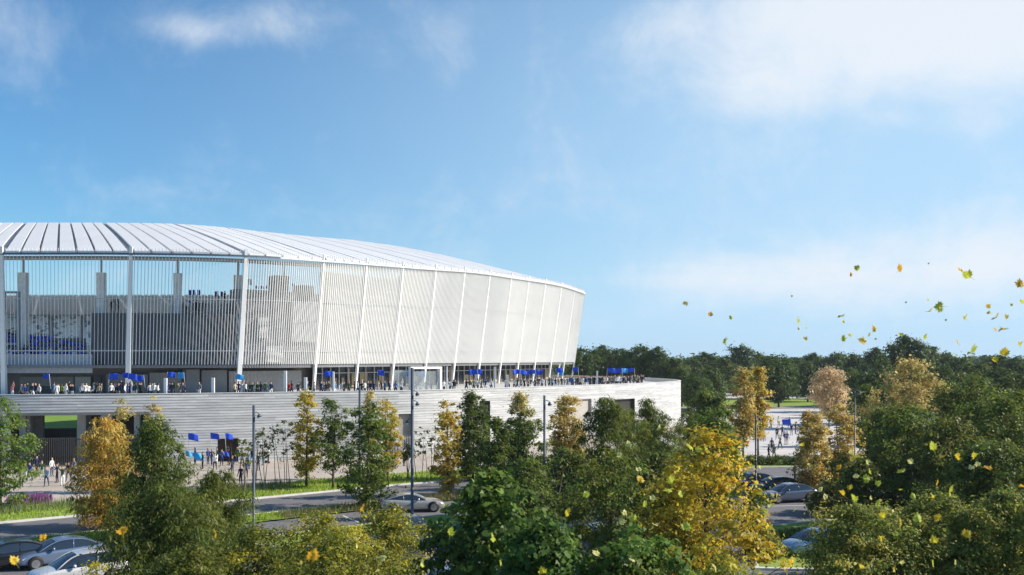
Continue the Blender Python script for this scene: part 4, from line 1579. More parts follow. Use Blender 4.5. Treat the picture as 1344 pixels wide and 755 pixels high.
def skel(pose):
    """joint positions (x right, y forward = -y, z up), radii and edges; returns verts, edges, radii, part tag per vertex"""
    V, E, Rr, T = [], [], [], []

    def add(p, r, t, par=None):
        V.append(Vector(p))
        Rr.append(r)
        T.append(t)
        if par is not None:
            E.append((par, len(V) - 1))
        return len(V) - 1
    pel = add((0, 0, .95), .135, 'leg')
    wa = add((0, 0, 1.10), .125, 'top', pel)
    ch = add((0, .0, 1.30), .155, 'top', wa)
    sh = add((0, .0, 1.43), .12, 'top', ch)
    nk = add((0, -.01, 1.52), .055, 'skin', sh)
    hd = add((0, -.025, 1.60), .085, 'skin', nk)
    h2 = add((0, -.02, 1.67), .098, 'skin', hd)
    add((0, -.01, 1.75), .06, 'skin', h2)
    add((0, -.135, 1.635), .016, 'skin', hd)
    st = {'stand': (.0, .0), 'walk': (.26, -.24), 'stride': (.18, -.2), 'cheer': (.03, -.03), 'hold': (.05, -.05), 'arms_up': (.04, -.04)}[pose]
    for sx, f in ((-1, st[0]), (1, st[1])):
        hip = add((sx * .095, 0, .88), .095, 'leg', pel)
        kn = add((sx * .105, -f * .6 - .02, .50), .062, 'leg', hip)
        bk = .10 if f < -.1 else 0
        an = add((sx * .11, -f + .02 + bk * .3, .09 + bk), .042, 'leg', kn)
        add((sx * .125, -f - .15 + bk * .2, .04 + bk * .3), .038, 'shoe', an)
    arms = {'stand': (((.24, .02, 1.16), (.25, -.10, .93)),) * 2, 'walk': (((.24, .12, 1.18), (.25, .02, .96)), ((.24, -.08, 1.17), (.23, -.26, 1.04))),
            'stride': (((.24, .10, 1.18), (.25, .04, .95)), ((.24, -.05, 1.17), (.23, -.20, 1.0))),
            'cheer': (((.24, .03, 1.17), (.24, -.12, .96)), ((.30, -.06, 1.62), (.28, -.12, 1.88))),
            'hold': (((.25, -.10, 1.20), (.14, -.28, 1.24)), ((.26, -.14, 1.34), (.17, -.32, 1.50))),
            'arms_up': (((.32, -.04, 1.60), (.33, -.08, 1.87)), ((.32, -.04, 1.60), (.30, -.08, 1.88)))}[pose]
    for sx, (el, wr) in zip((-1, 1), arms):
        so_ = add((sx * .19, 0, 1.42), .062, 'top', sh)
        e = add((sx * el[0], el[1], el[2]), .047, 'top', so_)
        w = add((sx * wr[0], wr[1], wr[2]), .034, 'top', e)
        dr = (V[w] - V[e]).normalized()
        pm = add(V[w] + dr * .075, .036, 'skin', w)
        side = dr.cross(Vector((0, 1, .2))).normalized()
        fw = side.cross(dr)
        for k in range(4):
            b_ = V[pm] + side * ((k - 1.5) * .021)
            L = (.066, .078, .074, .058)[k]
            f1 = add(b_ + dr * (.02 + L * .5) + fw * .006, .0095, 'skin', pm)
            add(b_ + dr * (.02 + L) + fw * .022, .008, 'skin', f1)
        t1 = add(V[w] + dr * .05 - side * .045, .011, 'skin', w)
        add(V[t1] + dr * .035 - side * .012, .009, 'skin', t1)
    return V, E, Rr, T


def person_base(pose):
    V, E, Rr, T = skel(pose)
    me = bpy.data.meshes.new('skel')
    me.from_pydata(V, E, [])
    o = bpy.data.objects.new('skel', me)
    COL.objects.link(o)
    md = o.modifiers.new('skin', 'SKIN')
    md.use_smooth_shade = True
    for i, sv in enumerate(me.skin_vertices[0].data):
        sv.radius = (Rr[i], Rr[i] * (.72 if T[i] == 'top' and Rr[i] > .1 else 1))
        sv.use_root = (i == 0)
    sd = o.modifiers.new('sub', 'SUBSURF')
    sd.levels = 1
    dg = bpy.context.evaluated_depsgraph_get()
    dg.update()
    out = bpy.data.meshes.new_from_object(o.evaluated_get(dg))
    bpy.data.objects.remove(o)
    # material per face from the nearest bone
    segs = [(V[a], V[b], T[b], max(Rr[a], Rr[b])) for a, b in E]
    idx = []
    for p in out.polygons:
        c = Vector(p.center)
        best, bt = 1e9, 'top'
        for a, b, t, r in segs:
            ab = b - a
            f = max(0, min(1, (c - a).dot(ab) / ab.length_squared))
            dd = (c - (a + ab * f)).length - r
            if dd < best:
                best, bt = dd, t
        if bt == 'leg' and c.z > .97:
            bt = 'top'
        if c.z < .085:
            bt = 'shoe'
        idx.append({'top': 0, 'leg': 1, 'skin': 2, 'shoe': 3}[bt])
    zmin = min(v.co.z for v in out.vertices)
    for v in out.vertices:
        v.co.z -= zmin
    out.materials.clear()
    for _ in range(4):
        out.materials.append(SHOE)
    out.polygons.foreach_set('material_index', idx)
    out.polygons.foreach_set('use_smooth', [True] * len(idx))
    return out, zmin


def hair_mesh(dz, long_):
    mb = MB()
    nu, nv = 12, 6
    rows = []
    for j in range(nv + 1):
        ph = math.pi * .5 * (1 - j / nv * (1.25 if long_ else 1.0))
        for i in range(nu):
            a = 2 * math.pi * i / nu
            fr = max(0, -math.sin(a))
            y = .105 * math.cos(ph) * math.sin(a)
            z = .115 * math.sin(ph)
            if fr > .3 and j >= nv - 1:
                z += .055
            rows.append((.098 * math.cos(ph) * math.cos(a), y + .012, 1.685 - dz + z))
    mb.v = rows
    for j in range(nv):
        for i in range(nu):
            mb.f.append((j * nu + i, (j + 1) * nu + i, (j + 1) * nu + (i + 1) % nu, j * nu + (i + 1) % nu))
            mb.m.append(0)
    return mb


POSES = {p: person_base(p) for p in ('stand', 'walk', 'stride', 'cheer', 'hold', 'arms_up')}
HAIR_ME = {}
BODY_ME = {}
POSTXT = {'stand': 'standing', 'walk': 'walking', 'stride': 'strolling', 'cheer': 'raising one arm', 'hold': 'holding up a pole', 'arms_up': 'raising both arms'}


def person(loc, rz, pose, top, legs, skin=0, hair=0, label=None, group=None, sc=1.0):
    key = (pose, top, legs, skin)
    base, dz = POSES[pose]
    if key not in BODY_ME:
        m = base.copy()
        for i_, q in enumerate((CLM[top], CLM[legs], SKIN[skin], SHOE)):
            m.materials[i_] = q
        BODY_ME[key] = m
    o = link('person', BODY_ME[key])
    o.location = loc
    o.rotation_euler = (0, 0, rz)
    o.scale = (sc, sc, sc)
    hk = (pose, hair)
    if hk not in HAIR_ME:
        HAIR_ME[hk] = hair_mesh(dz, hair == 1).mesh('hair', [HAIRS[hair]], True)
    h = link('hair', HAIR_ME[hk], o)
    tag(o, label, 'person', group)
    return o


FLAG_N = [0]


def flag(hold, top, wid, hgt, m, label, group, wave=.12, right=1, seed=0):
    """pole from hold to top, cloth flying sideways from the top of the pole"""
    hold, top = Vector(hold), Vector(top)
    root = empty('flag', hold)
    tag(root, label, 'flag', group)
    mb = MB()
    mb.tube([(0, 0, 0), top - hold], .025, 6)
    build('pole', mb, GREYL, root, True)
    mb = MB()
    rr = random.Random(seed)
    t = (top - hold).normalized()
    sd = Vector((right, rr.uniform(-.35, .35), rr.uniform(-.15, .12))).normalized()
    nx, ny = 9, 5
    ph = rr.uniform(0, 6)
    nv = sd.cross(t).normalized()
    for j in range(ny + 1):
        for i in range(nx + 1):
            f = i / nx
            p = (top - hold) - t * (hgt * j / ny) + sd * (wid * f) + nv * (wave * f * math.sin(ph + 7 * f + .8 * j / ny)) + Vector((0, 0, -.12 * wid * f * f))
            mb.v.append(tuple(p))
    for j in range(ny):
        for i in range(nx):
            a = j * (nx + 1) + i
            mb.f.append((a, a + 1, a + nx + 2, a + nx + 1))
            mb.m.append(0)
    c = build('cloth', mb, m, root, True)
    md = c.modifiers.new('thick', 'SOLIDIFY')
    md.thickness = .012
    return root


rp_ = random.Random(42)
TX = [17, 29, 33, 36, 43, 47, 51, 71, 74, 77, 81, 86, 92, 96, 107, 110, 113, 116, 123, 127, 130, 134, 146, 149, 152, 155, 158, 161, 164, 167, 170, 173, 176, 179, 183, 186, 197, 200, 203, 207, 219, 222, 226, 229, 233, 236, 240, 262, 309, 313, 316, 323, 328, 332, 338, 342, 349, 355,
      379, 383, 391, 404, 413, 421, 425, 428, 431, 440, 449, 452, 458, 465, 469, 474, 479, 483, 487, 491, 496, 500, 505, 511, 519, 527, 545, 552, 560, 566, 583, 591, 595, 597, 612, 617, 622, 627, 632, 637, 645,
      664, 668, 675, 679, 684, 688, 693, 697, 702, 706, 711, 716, 721, 725, 729, 733, 737, 741, 745]
TX2 = [748 + k * 1.75 + rp_.uniform(-.6, .6) for k in range(56)]
TOPS = ['navy', 'navy', 'navy', 'dark green', 'dark green', 'black', 'black', 'white', 'white', 'blue', 'grey', 'light blue', 'beige']
LEGS = ['black', 'navy', 'denim', 'denim', 'white', 'grey', 'black']
allx = [(x, 0) for x in TX] + [(x, 1) for x in TX2]
for k, (x, dense) in enumerate(allx):
    top = rp_.choice(TOPS)
    if x == 17:
        top = 'pink'
    if abs(x - 81) < 1 or x == 233:
        top = 'yellow green'
    if x in (379,):
        top = 'red'
    if 196 <= x <= 208 or 107 <= x <= 117:
        top = rp_.choice(['white', 'white', 'black'])
    legs = rp_.choice(LEGS)
    pose = rp_.choice(['stand', 'stand', 'stand', 'walk', 'stride', 'cheer' if not dense else 'stand'])
    off = 1.0 + rp_.random() * (1.6 if not dense else 5.0)
    s = s_at(x, off)
    p = wpt(s, off, ZT)
    loc = ('left terrace' if x < 300 else 'middle terrace' if x < 560 else 'right terrace') if not dense else 'terrace end by the trees'
    person(p, rp_.uniform(-.9, .9) if rp_.random() < .5 else rp_.uniform(0, 6.28), pose, top, legs, rp_.choice([0, 0, 0, 1, 2]), rp_.choice([0, 0, 1, 2]),
           f'person, {top} top, {legs} trousers, {POSTXT[pose]}, {ORD(k + 1)} from left on terrace', 'people along the stadium terrace', rp_.uniform(.94, 1.04))

# terrace flags: (x, y centre, width px, height px, colour)
TF = [(60, 494, 9, 6, BLUE), (150, 494, 13, 8, BLUE), (163, 493, 12, 7, BLUE), (175, 494, 12, 8, BLUE), (184, 496, 9, 7, BLUE), (225, 492, 10, 7, BLUE), (237, 493, 8, 8, CYAN), (315, 494, 10, 7, CYAN), (431, 491, 12, 7, BLUE),
      (500, 489, 9, 7, BLUE), (533, 491, 7, 6, BLUE), (554, 491, 9, 7, CYAN), (621, 488, 11, 7, BLUE), (629, 488, 8, 7, BLUE), (678, 488, 11, 6, BLUE), (688, 488, 10, 5, BLUE), (697, 488, 11, 5, BLUE), (707, 489, 10, 6, BLUE), (734, 486, 9, 6, BLUE), (737, 490, 6, 6, CYAN),
      (755, 485, 7, 6, BLUE), (802, 486, 10, 6, BLUE), (811, 486, 10, 6, BLUE), (820, 487, 9, 6, CYAN), (828, 486, 9, 5, BLUE)]
for k, (x, y, w, h, m) in enumerate(TF):
    off = 1.6 + (k % 3) * .4
    s = s_at(x, off)
    p = wpt(s, off, 0)
    d = p.y
    topz = CH - (y - h / 2 - HY) * d / F
    wm, hm = w * d / F, h * d / F
    left = k % 2 == 0
    hx = -wm / 2 if not left else wm / 2
    flag((p.x + hx + .15 * (1 if left else -1), p.y, ZT + 1.15), (p.x + hx, p.y, topz), wm, hm, m,
         f"{'light blue' if m is CYAN else 'deep blue'} flag on a pole above the terrace parapet, {ORD(k + 1)} terrace flag from left", 'flags waved on the terrace', right=-1 if left else 1, seed=k)
# flags and people on the plaza
PL = [(33, 633, 'stand', 'dark green', 'white', 'standing at the left end of the group near the gate'), (39, 632, 'walk', 'blue', 'navy', 'walking next to the leftmost of the group'), (55, 630, 'stand', 'dark green', 'white', 'standing third in the group before the fence'),
      (61, 639, 'stride', 'light blue', 'denim', 'closest to the grass verge at left'), (75, 634, 'hold', 'navy', 'black', 'with both arms lifted before the gate fence'), (82, 638, 'arms_up', 'dark green', 'white', 'raising both arms near the amber tree'), (97, 626, 'walk', 'grey', 'navy', 'half behind the amber tree'),
      (256, 610, 'cheer', 'navy', 'black', 'raising an arm above two light blue flags'), (273, 610, 'stand', 'blue', 'navy', 'on the plaza left of the brown doorway'), (278, 611, 'stride', 'black', 'navy', 'beside the brown doorway under the second blue flag'), (285, 609, 'stand', 'dark green', 'white', 'just left of the doorway'),
      (291, 612, 'hold', 'blue', 'navy', 'holding the flag pole in front of the brown doorway'), (311, 608, 'stand', 'black', 'denim', 'at the right side of the brown doorway'), (316, 637, 'stand', 'navy', 'black', 'nearest the verge left of the first lamp post'), (323, 629, 'walk', 'blue', 'black', 'walking just left of the first lamp post'),
      (326, 616, 'stand', 'light blue', 'dark green', 'behind the walker left of the lamp post'), (331, 610, 'stride', 'navy', 'denim', 'far back directly by the first lamp post'), (345, 611, 'stand', 'black', 'light blue', 'between saplings right of the first lamp post'),
      (1009, 604, 'stride', 'navy', 'navy', 'walking on the pale square left of a beige companion'), (1016, 604, 'stride', 'beige', 'beige', 'walking on the pale square in all beige'), (1012, 563, 'walk', 'black', 'navy', 'farthest left on the pale square'),
      (1020, 577, 'walk', 'black', 'black', 'walking past the black frame on the square'), (1030, 584, 'stand', 'navy', 'white', 'left of a pair on the square'), (1033, 584, 'stand', 'blue', 'beige', 'right of the pair on the square'), (1027, 574, 'hold', 'black', 'navy', 'holding the blue flag on the square'), (1039, 572, 'stand', 'navy', 'grey', 'beside the right post of the black frame'),
      (1043, 633, 'hold', 'black', 'black', 'with a bicycle on the road'), (997, 567, 'walk', 'navy', 'black', 'behind the lamp post on the square'), (942, 528, 'stand', 'navy', 'black', 'far off near the white kiosk'),
      (48, 622, 'stride', 'navy', 'black', 'close to the gate fence at left'), (68, 625, 'stand', 'white', 'denim', 'close to the gate fence between two groups'), (90, 632, 'walk', 'black', 'denim', 'next to the amber tree on the plaza'), (28, 640, 'stand', 'grey', 'black', 'by the light green tree at left'),
      (266, 616, 'stand', 'dark green', 'black', 'below the leftmost raised flag'), (282, 618, 'walk', 'white', 'navy', 'walking in front of the doorway group'), (300, 611, 'arms_up', 'navy', 'black', 'raising both arms in the doorway'), (305, 622, 'stand', 'navy', 'denim', 'between doorway and verge, back turned'), (318, 614, 'walk', 'grey', 'black', 'right of the doorway walking'), (339, 618, 'stand', 'dark green', 'navy', 'among the saplings'), (352, 608, 'walk', 'white', 'black', 'near the wall behind the saplings'), (412, 606, 'stride', 'navy', 'denim', 'near the wall behind the yellow tree'), (530, 612, 'stand', 'navy', 'black', 'by the pale fence'),
      (1004, 556, 'walk', 'navy', 'black', 'at the back left of the square'), (1022, 560, 'stand', 'white', 'navy', 'at the back of the square behind the flag'), (1036, 562, 'stride', 'navy', 'navy', 'at the back of the square right of the flag'), (1044, 570, 'stand', 'black', 'denim', 'near the pale trees on the square'), (1024, 590, 'walk', 'grey', 'black', 'alone in the middle of the square'), (1048, 588, 'stand', 'dark green', 'white', 'beside the pale twin trees'), (1003, 580, 'stride', 'white', 'denim', 'left on the square by the lamp post'), (1013, 594, 'stand', 'navy', 'black', 'behind the beige walker')]
for k, (x, y, pose, top, legs, ph) in enumerate(PL):
    d = gd(y)
    person((gx(x, d), d, .02), rp_.uniform(-1.2, 1.2) if k not in (26,) else R(70), pose, top, legs, rp_.choice([0, 0, 1]), rp_.choice([0, 1, 2]), f'person in {top} top {ph}', 'people on the plaza and square')
for k, (x, y, yh, w, h, m, lb) in enumerate([(254, 572.5, 611, 13, 9, BLUE, 'deep blue flag leftmost of the three raised on the plaza'), (283.5, 572, 611, 13, 8, BLUE, 'deep blue flag in the middle of the three raised on the plaza'), (301, 572, 612, 10, 8, BLUE, 'deep blue flag above the brown doorway'),
                                     (257, 600, 613, 11, 12, CYAN, 'light blue flag held low on the plaza, right one'), (247, 595, 612, 8, 8, CYAN, 'light blue flag held low beside the feathery tree, left one'), (1031, 554, 578, 11, 7, BLUE, 'blue flag over the people on the pale square'), (297, 596, 613, 6, 6, BLUE, 'small blue flag hanging low in front of the brown doorway')]):
    d = gd(yh)
    c = at(x, y, d)
    wm, hm = w * d / F, h * d / F
    flag((c.x + wm * .2 - wm / 2, d - .25, 1.25), (c.x - wm / 2, d - .25, c.z + hm / 2), wm, hm, m, lb, 'flags waved on the plaza', seed=50 + k)

# crowd in the corner tier (uncountable mass of spectators) and the flags they wave
rng = np.random.default_rng(5)


def spectators(name, pts, label):
    n8 = 6
    prof = [(.16, 0), (.17, .45), (.19, .85), (.2, 1.15), (.10, 1.28), (.075, 1.33), (.1, 1.42), (.1, 1.52), (.05, 1.6)]
    V, Cl = [], []
    cols = [lin(c) for c in ((20, 60, 190), (25, 70, 200), (20, 40, 110), (235, 235, 235), (30, 100, 190), (40, 44, 60), (90, 110, 90), (60, 140, 210))]
    sk = (.45, .28, .2)
    for p in pts:
        c = cols[rng.integers(0, len(cols))]
        c2 = cols[rng.integers(0, len(cols))]
        sc = rng.uniform(.92, 1.05)
        for j in range(len(prof) - 1):
            (r0, z0), (r1, z1) = prof[j], prof[j + 1]
            for k in range(n8):
                a0, a1 = 2 * math.pi * k / n8, 2 * math.pi * (k + 1) / n8
                V += [(p[0] + r0 * math.cos(a0), p[1] + r0 * math.sin(a0) * .75, p[2] + z0 * sc), (p[0] + r0 * math.cos(a1), p[1] + r0 * math.sin(a1) * .75, p[2] + z0 * sc),
                      (p[0] + r1 * math.cos(a1), p[1] + r1 * math.sin(a1) * .75, p[2] + z1 * sc), (p[0] + r1 * math.cos(a0), p[1] + r1 * math.sin(a0) * .75, p[2] + z1 * sc)]
                Cl.append(c2 if j < 2 else c if j < 4 else sk if j < 7 else (.03, .02, .015))
    o = link(name, np_mesh(name, np.array(V), 4, np.array(Cl), tint_mat('crowd_clothes')))
    return tag(o, label, 'crowd', None, 'stuff')


pts = []
UL = u_at(-30, .94)
for r_ in range(7):
    s = .957 - .0125 * r_ - .006
    for k in range(46):
        u = UL + (U_120 - .05 - UL) * (k + rng.uniform(-.35, .35)) / 46
        if u > U_120 - .04:
            continue
        xx_ = px(rp(u, s, 12))[0]
        if r_ > 2 + 4 * (125 - xx_) / 125:
            continue
        p = rp(u, s, 10.9 + .52 * r_)
        pts.append(p)
spectators('crowd', pts, 'packed spectators in blue and white on the corner tier at left')
k = 0
for x, y, w, h in ((5, 441, 10, 6), (17, 447, 9, 6), (42, 442, 7, 5), (52, 444, 7, 5), (60, 447, 8, 5), (67, 444, 6, 5), (83, 448, 7, 5), (95, 451, 9, 5), (105, 453, 7, 5), (12, 458, 8, 6), (46, 450, 9, 6), (72, 456, 8, 6), (58, 460, 8, 6), (100, 465, 9, 7), (78, 466, 8, 7), (112, 466, 8, 6)):
    u = u_at(x, .935)
    d = rp(u, .935, 0).y
    c = at(x, y, d)
    wm, hm = w * d / F, h * d / F
    flag((c.x - wm / 2 - .1, d, c.z - 1.1), (c.x - wm / 2, d, c.z + hm / 2), wm, hm, BLUE, f'blue flag waved in the corner crowd behind the slats, {ORD(k + 1)} one', 'flags in the corner crowd', seed=80 + k)
    k += 1
# flags and people on top of the drum wall and the stair core
for k, (x, s, z, top) in enumerate([(147, .945, 17.0, 'black'), (151, .945, 17.0, 'black'), (156, .945, 17.0, 'navy'), (246, .935, 17.0, 'white'), (257, .935, 17.0, 'black'), (260, .935, 17.0, 'black'), (268, .935, 17.0, 'navy'), (285, .9, 18.5, 'navy'), (295, .9, 18.5, 'black'), (303, .9, 18.5, 'navy')]):
    u = u_at(x, s)
    person(rp(u, s, z), rp_.uniform(0, 6.28), 'cheer' if k < 3 else 'stand', top, 'black', 0, 0, f'person in {top} top on the upper gallery behind the slats, {ORD(k + 1)} from left', 'people on the upper gallery')
for k, (x, y, w, h) in enumerate([(250, 384, 4, 7), (255, 384, 4, 7), (261, 384, 4, 7), (250, 396, 5, 4), (284, 386, 4, 7), (291, 386, 4, 7), (328, 370, 4, 8), (337, 377, 4, 4), (344, 377, 4, 4), (350, 377, 4, 4), (385, 374, 3, 4)]):
    u = u_at(x, .9)
    d = rp(u, .9, 0).y
    c = at(x, y, d)
    wm, hm = w * d / F, h * d / F
    zf = 20.2 if x > 310 else 18.5
    flag((c.x - wm / 2, d, max(zf, c.z - 3)), (c.x - wm / 2, d, c.z + hm / 2), wm, hm, BLUE, f'narrow blue flag standing on the upper gallery behind the slats, {ORD(k + 1)} from left', 'flags on the upper gallery', seed=120 + k)
# ------------------------------------------------------------------ cars
RUB = mat('tyre_rubber', (.02, .02, .02), .9)
RIM = mat('alloy_rim', (.45, .46, .48), .3, metal=.8)
LAMPG = mat('headlight_glass', (.75, .78, .8), .1, spec=.8)
TAIL = mat('tail_light', (.30, .01, .01), .2)
TRIM = mat('black_trim', (.015, .015, .016), .5)
GLASSC = mat('car_glass', (.02, .03, .045), .05, spec=.9, var=.1)


def paint(name, c):
    m = mat(name, c, .25, metal=.35, var=.02, spec=.6)
    b = m.node_tree.nodes['Principled BSDF']
    b.inputs['Coat Weight'].default_value = .7
    b.inputs['Coat Roughness'].default_value = .06
    return m


CARS = {
    # side profile, front at +x: stations (x, z sill, z belt/deck, half width), greenhouse (x, z roof, half width roof)
    'saloon': dict(L=4.7, body=[(-2.35, .42, .80, .62), (-2.28, .30, .95, .80), (-1.9, .24, 1.02, .88), (-1.2, .22, 1.0, .91), (-.4, .2, .96, .92), (.4, .2, .94, .92), (1.0, .2, .93, .91), (1.5, .22, .86, .90), (1.95, .24, .78, .86), (2.22, .28, .66, .74), (2.35, .38, .54, .58)],
                   roof=[(-1.95, 1.03), (-1.25, 1.36), (-.55, 1.45), (.1, 1.43), (.55, 1.30), (1.25, .93)], wheels=(-1.38, 1.42), r=.335),
    'coupe': dict(L=4.8, body=[(-2.4, .45, .82, .66), (-2.3, .32, .97, .84), (-1.9, .24, 1.02, .93), (-1.2, .22, .98, .95), (-.4, .2, .90, .94), (.4, .2, .88, .94), (1.0, .2, .88, .94), (1.6, .22, .85, .94), (2.05, .24, .77, .90), (2.3, .28, .64, .76), (2.42, .36, .52, .58)],
                  roof=[(-2.1, 1.0), (-1.3, 1.22), (-.6, 1.33), (-.05, 1.33), (.4, 1.2), (1.05, .88)], wheels=(-1.42, 1.48), r=.36),
    'suv': dict(L=4.6, body=[(-2.3, .50, .95, .70), (-2.25, .36, 1.10, .86), (-1.9, .3, 1.12, .92), (-1.2, .28, 1.1, .94), (-.4, .27, 1.06, .94), (.4, .27, 1.05, .94), (1.0, .27, 1.04, .93), (1.5, .28, 1.0, .92), (1.95, .3, .93, .88), (2.2, .34, .82, .78), (2.3, .46, .68, .64)],
                roof=[(-2.2, 1.12), (-1.9, 1.55), (-.8, 1.68), (.1, 1.66), (.55, 1.52), (1.2, 1.05)], wheels=(-1.36, 1.38), r=.37),
}


def lerp_st(st, x, k):
    for a, b in zip(st, st[1:]):
        if a[0] <= x <= b[0]:
            f = (x - a[0]) / (b[0] - a[0])
            return a[k] + (b[k] - a[k]) * f
    return st[0][k] if x < st[0][0] else st[-1][k]


def make_car(kind, pm, loc, rz, label, group='cars parked by the road'):
    sp = CARS[kind]
    root = empty('parked_car', loc, rz)
    tag(root, label, 'car', group)
    ck = (kind, pm.name)
    if ck in make_car.cache:
        for nm, me, par in make_car.cache[ck]:
            p = make_car.last.get(par, root) if par else root
            c = link(nm, me.data, p)
            c.matrix_local = me.matrix_local
            for md in me.modifiers:
                n = c.modifiers.new(md.name, md.type)
                if md.type == 'SUBSURF':
                    n.levels = n.render_levels = md.render_levels
            make_car.last[me.name] = c
        return root
    rec = []

    def part(nm, mb, m, parent=None, sub=0, smooth=True):
        o = build(nm, mb, m, parent or root, smooth)
        if sub:
            md = o.modifiers.new('sub', 'SUBSURF')
            md.levels = md.render_levels = sub
        rec.append((nm, o, parent.name if parent else None))
        return o
    # body: half rings mirrored, closed loft
    st = sp['body']
    mb = MB()
    rings = []
    for (x, zs, zb, w) in st:
        zm = zs + (zb - zs) * .55
        half = [(0, zs), (w * .8, zs), (w * .97, zs + .06), (w, zm), (w * .975, zb - .07), (w * .86, zb), (w * .4, zb + .025), (0, zb + .03)]
        pts = half + [(-y, z) for y, z in half[-2:0:-1]]
        rings.append([(x, y, z) for y, z in pts])
    n = len(rings[0])
    mb.v = [p for r_ in rings for p in r_]
    for i in range(len(rings) - 1):
        for k in range(n):
            mb.f.append((i * n + k, (i + 1) * n + k, (i + 1) * n + (k + 1) % n, i * n + (k + 1) % n))
            mb.m.append(0)
    mb.f.append(tuple(range(n)))
    mb.f.append(tuple((len(rings) - 1) * n + k for k in reversed(range(n))))
    mb.m += [0, 0]
    part('body', mb, pm, sub=2)
    # greenhouse: dark glass loft, and a painted roof shell with pillars
    rf = sp['roof']
    xs = [rf[0][0] + (rf[-1][0] - rf[0][0]) * k / 14 for k in range(15)]
    zr = [lerp_st(rf, x, 1) for x in xs]
    zr = [zr[0]] + [(zr[max(0, i - 1)] + 2 * zr[i] + zr[min(14, i + 1)]) / 4 for i in range(1, 14)] + [zr[14]]
    mb, mr = MB(), MB()
    R_ = []
    for x, z in zip(xs, zr):
        zb = lerp_st(st, x, 2) - .05
        w = lerp_st(st, x, 3)
        wb = w * .87
        z = max(z, zb + .02)
        f = min(1, (z - zb) / .5)
        wr = wb - .22 * f
        R_.append((x, zb, wb, z, wr))
    ring_pts = []
    for x, zb, wb, z, wr in R_:
        half = [(wb, zb), (wb - (wb - wr) * .5, zb + (z - zb) * .55), (wr, z - .035), (wr * .8, z), (0, z + .015)]
        ring_pts.append([(x, y, q) for y, q in half + [(-y, q) for y, q in half[-2::-1]]])
    n = len(ring_pts[0])
    mb.v = [p for r_ in ring_pts for p in r_]
    for i in range(len(ring_pts) - 1):
        for k in range(n - 1):
            mb.f.append((i * n + k, (i + 1) * n + k, (i + 1) * n + k + 1, i * n + k + 1))
            mb.m.append(0)
    part('windows', mb, GLASSC)
    zmax = max(zr)
    top = [i for i, z in enumerate(zr) if z > zmax - .13]
    sh = MB()
    for i in top[:-1]:
        for k in range(2, n - 3):
            sh.poly([Vector(ring_pts[i][k]) + Vector((0, 0, .012)), Vector(ring_pts[i + 1][k]) + Vector((0, 0, .012)), Vector(ring_pts[i + 1][k + 1]) + Vector((0, 0, .012)), Vector(ring_pts[i][k + 1]) + Vector((0, 0, .012))])
    # roof rails / pillars along the glass edge
    for s in (1, -1):
        pts = [(x, s * (wr + .006), z - .03) for x, zb, wb, z, wr in R_]
        sh.tube(pts, .035, 5)
        for i in (len(R_) // 2 - 1,):
            x, zb, wb, z, wr = R_[i]
            sh.tube([(x + .06, s * (wb + .004), zb), (x, s * (wr + .01), z - .03)], .03, 5)
    part('roof', sh, pm)
    for wx in sp['wheels']:
        for s in (1, -1):
            r_ = sp['r']
            w = lerp_st(st, wx, 3)
            ar = MB()
            ar.tube([(0, 0, 0), (0, s * .012, 0)], r_ * 1.17, 20)
            a = part('wheel_arch', ar, TRIM)
            a.location = (wx, s * (w + .004), r_ + .03)
            ty = MB()
            ty.tube([(0, -.11, 0), (0, -.09, 0), (0, .09, 0), (0, .11, 0)], [r_ * .93, r_, r_, r_ * .93], 20)
            t = part('wheel', ty, RUB)
            t.location = (wx, s * (w - .075), r_)
            rm = MB()
            rm.tube([(0, 0, 0), (0, s * .012, 0)], r_ * .66, 16)
            for q in range(5):
                an = q * 1.2566
                rm.bar((0, s * .016, 0), (r_ * .6 * math.cos(an), s * .016, r_ * .6 * math.sin(an)), .07, .02, side=(-math.sin(an), 0, math.cos(an)))
            rr = part('rim', rm, RIM, parent=t, smooth=False)
            rr.location = (0, s * .108, 0)
    fx = st[-1][0]
    for s in (1, -1):
        h = MB()
        zc = st[-2][2] - .03
        h.hexa([(fx - .22, s * .50, zc - .10), (fx - .36, s * .80, zc - .06), (fx - .5, s * .80, zc + .0), (fx - .2, s * .45, zc - .02), (fx - .14, s * .50, zc - .08), (fx - .28, s * .83, zc - .02), (fx - .46, s * .83, zc + .05), (fx - .2, s * .5, zc + .03)])
        part('headlight', h, LAMPG, smooth=False)
        h = MB()
        bx = st[0][0]
        zt = st[1][2] - .12
        h.box(bx + .0, bx + .16, s * .55 - .17, s * .55 + .17, zt - .08, zt + .05)
        part('tail_light', h, TAIL, smooth=False)
        h = MB()
        x, zb, wb, z, wr = R_[-4]
        h.tube([(x, s * (wb - .02), zb + .1), (x, s * (wb + .12), zb + .14)], .025, 5)
        h.box(x - .08, x + .04, s * (wb + .18) - .09, s * (wb + .18) + .09, zb + .07, zb + .22)
        part('wing_mirror', h, pm)
    g = MB()
    g.box(fx - .12, fx + .015, -.42, .42, st[-1][1] + .0, st[-1][1] + .12)
    part('grille', g, TRIM, smooth=False)
    make_car.cache[ck] = rec
    return root


make_car.cache = {}
make_car.last = {}
P_WHITE = paint('paint_white', (.72, .73, .74))
P_SILV = paint('paint_silver', (.40, .42, .45))
P_SILV2 = paint('paint_warm_silver', (.42, .42, .40))
P_NAVY = paint('paint_navy', (.02, .035, .10))
P_BLUE = paint('paint_blue', (.03, .10, .34))
P_BLACK = paint('paint_black', (.015, .017, .022))
P_SLATE = paint('paint_slate_blue', (.10, .13, .19))
P_STEEL = paint('paint_steel_blue', (.16, .22, .33))
P_ICE = paint('paint_pale_blue', (.30, .45, .56))


def car(kind, pm, x, y_base, d, rz, label):
    make_car(kind, pm, (gx(x, d), d, .02), R(rz), label)


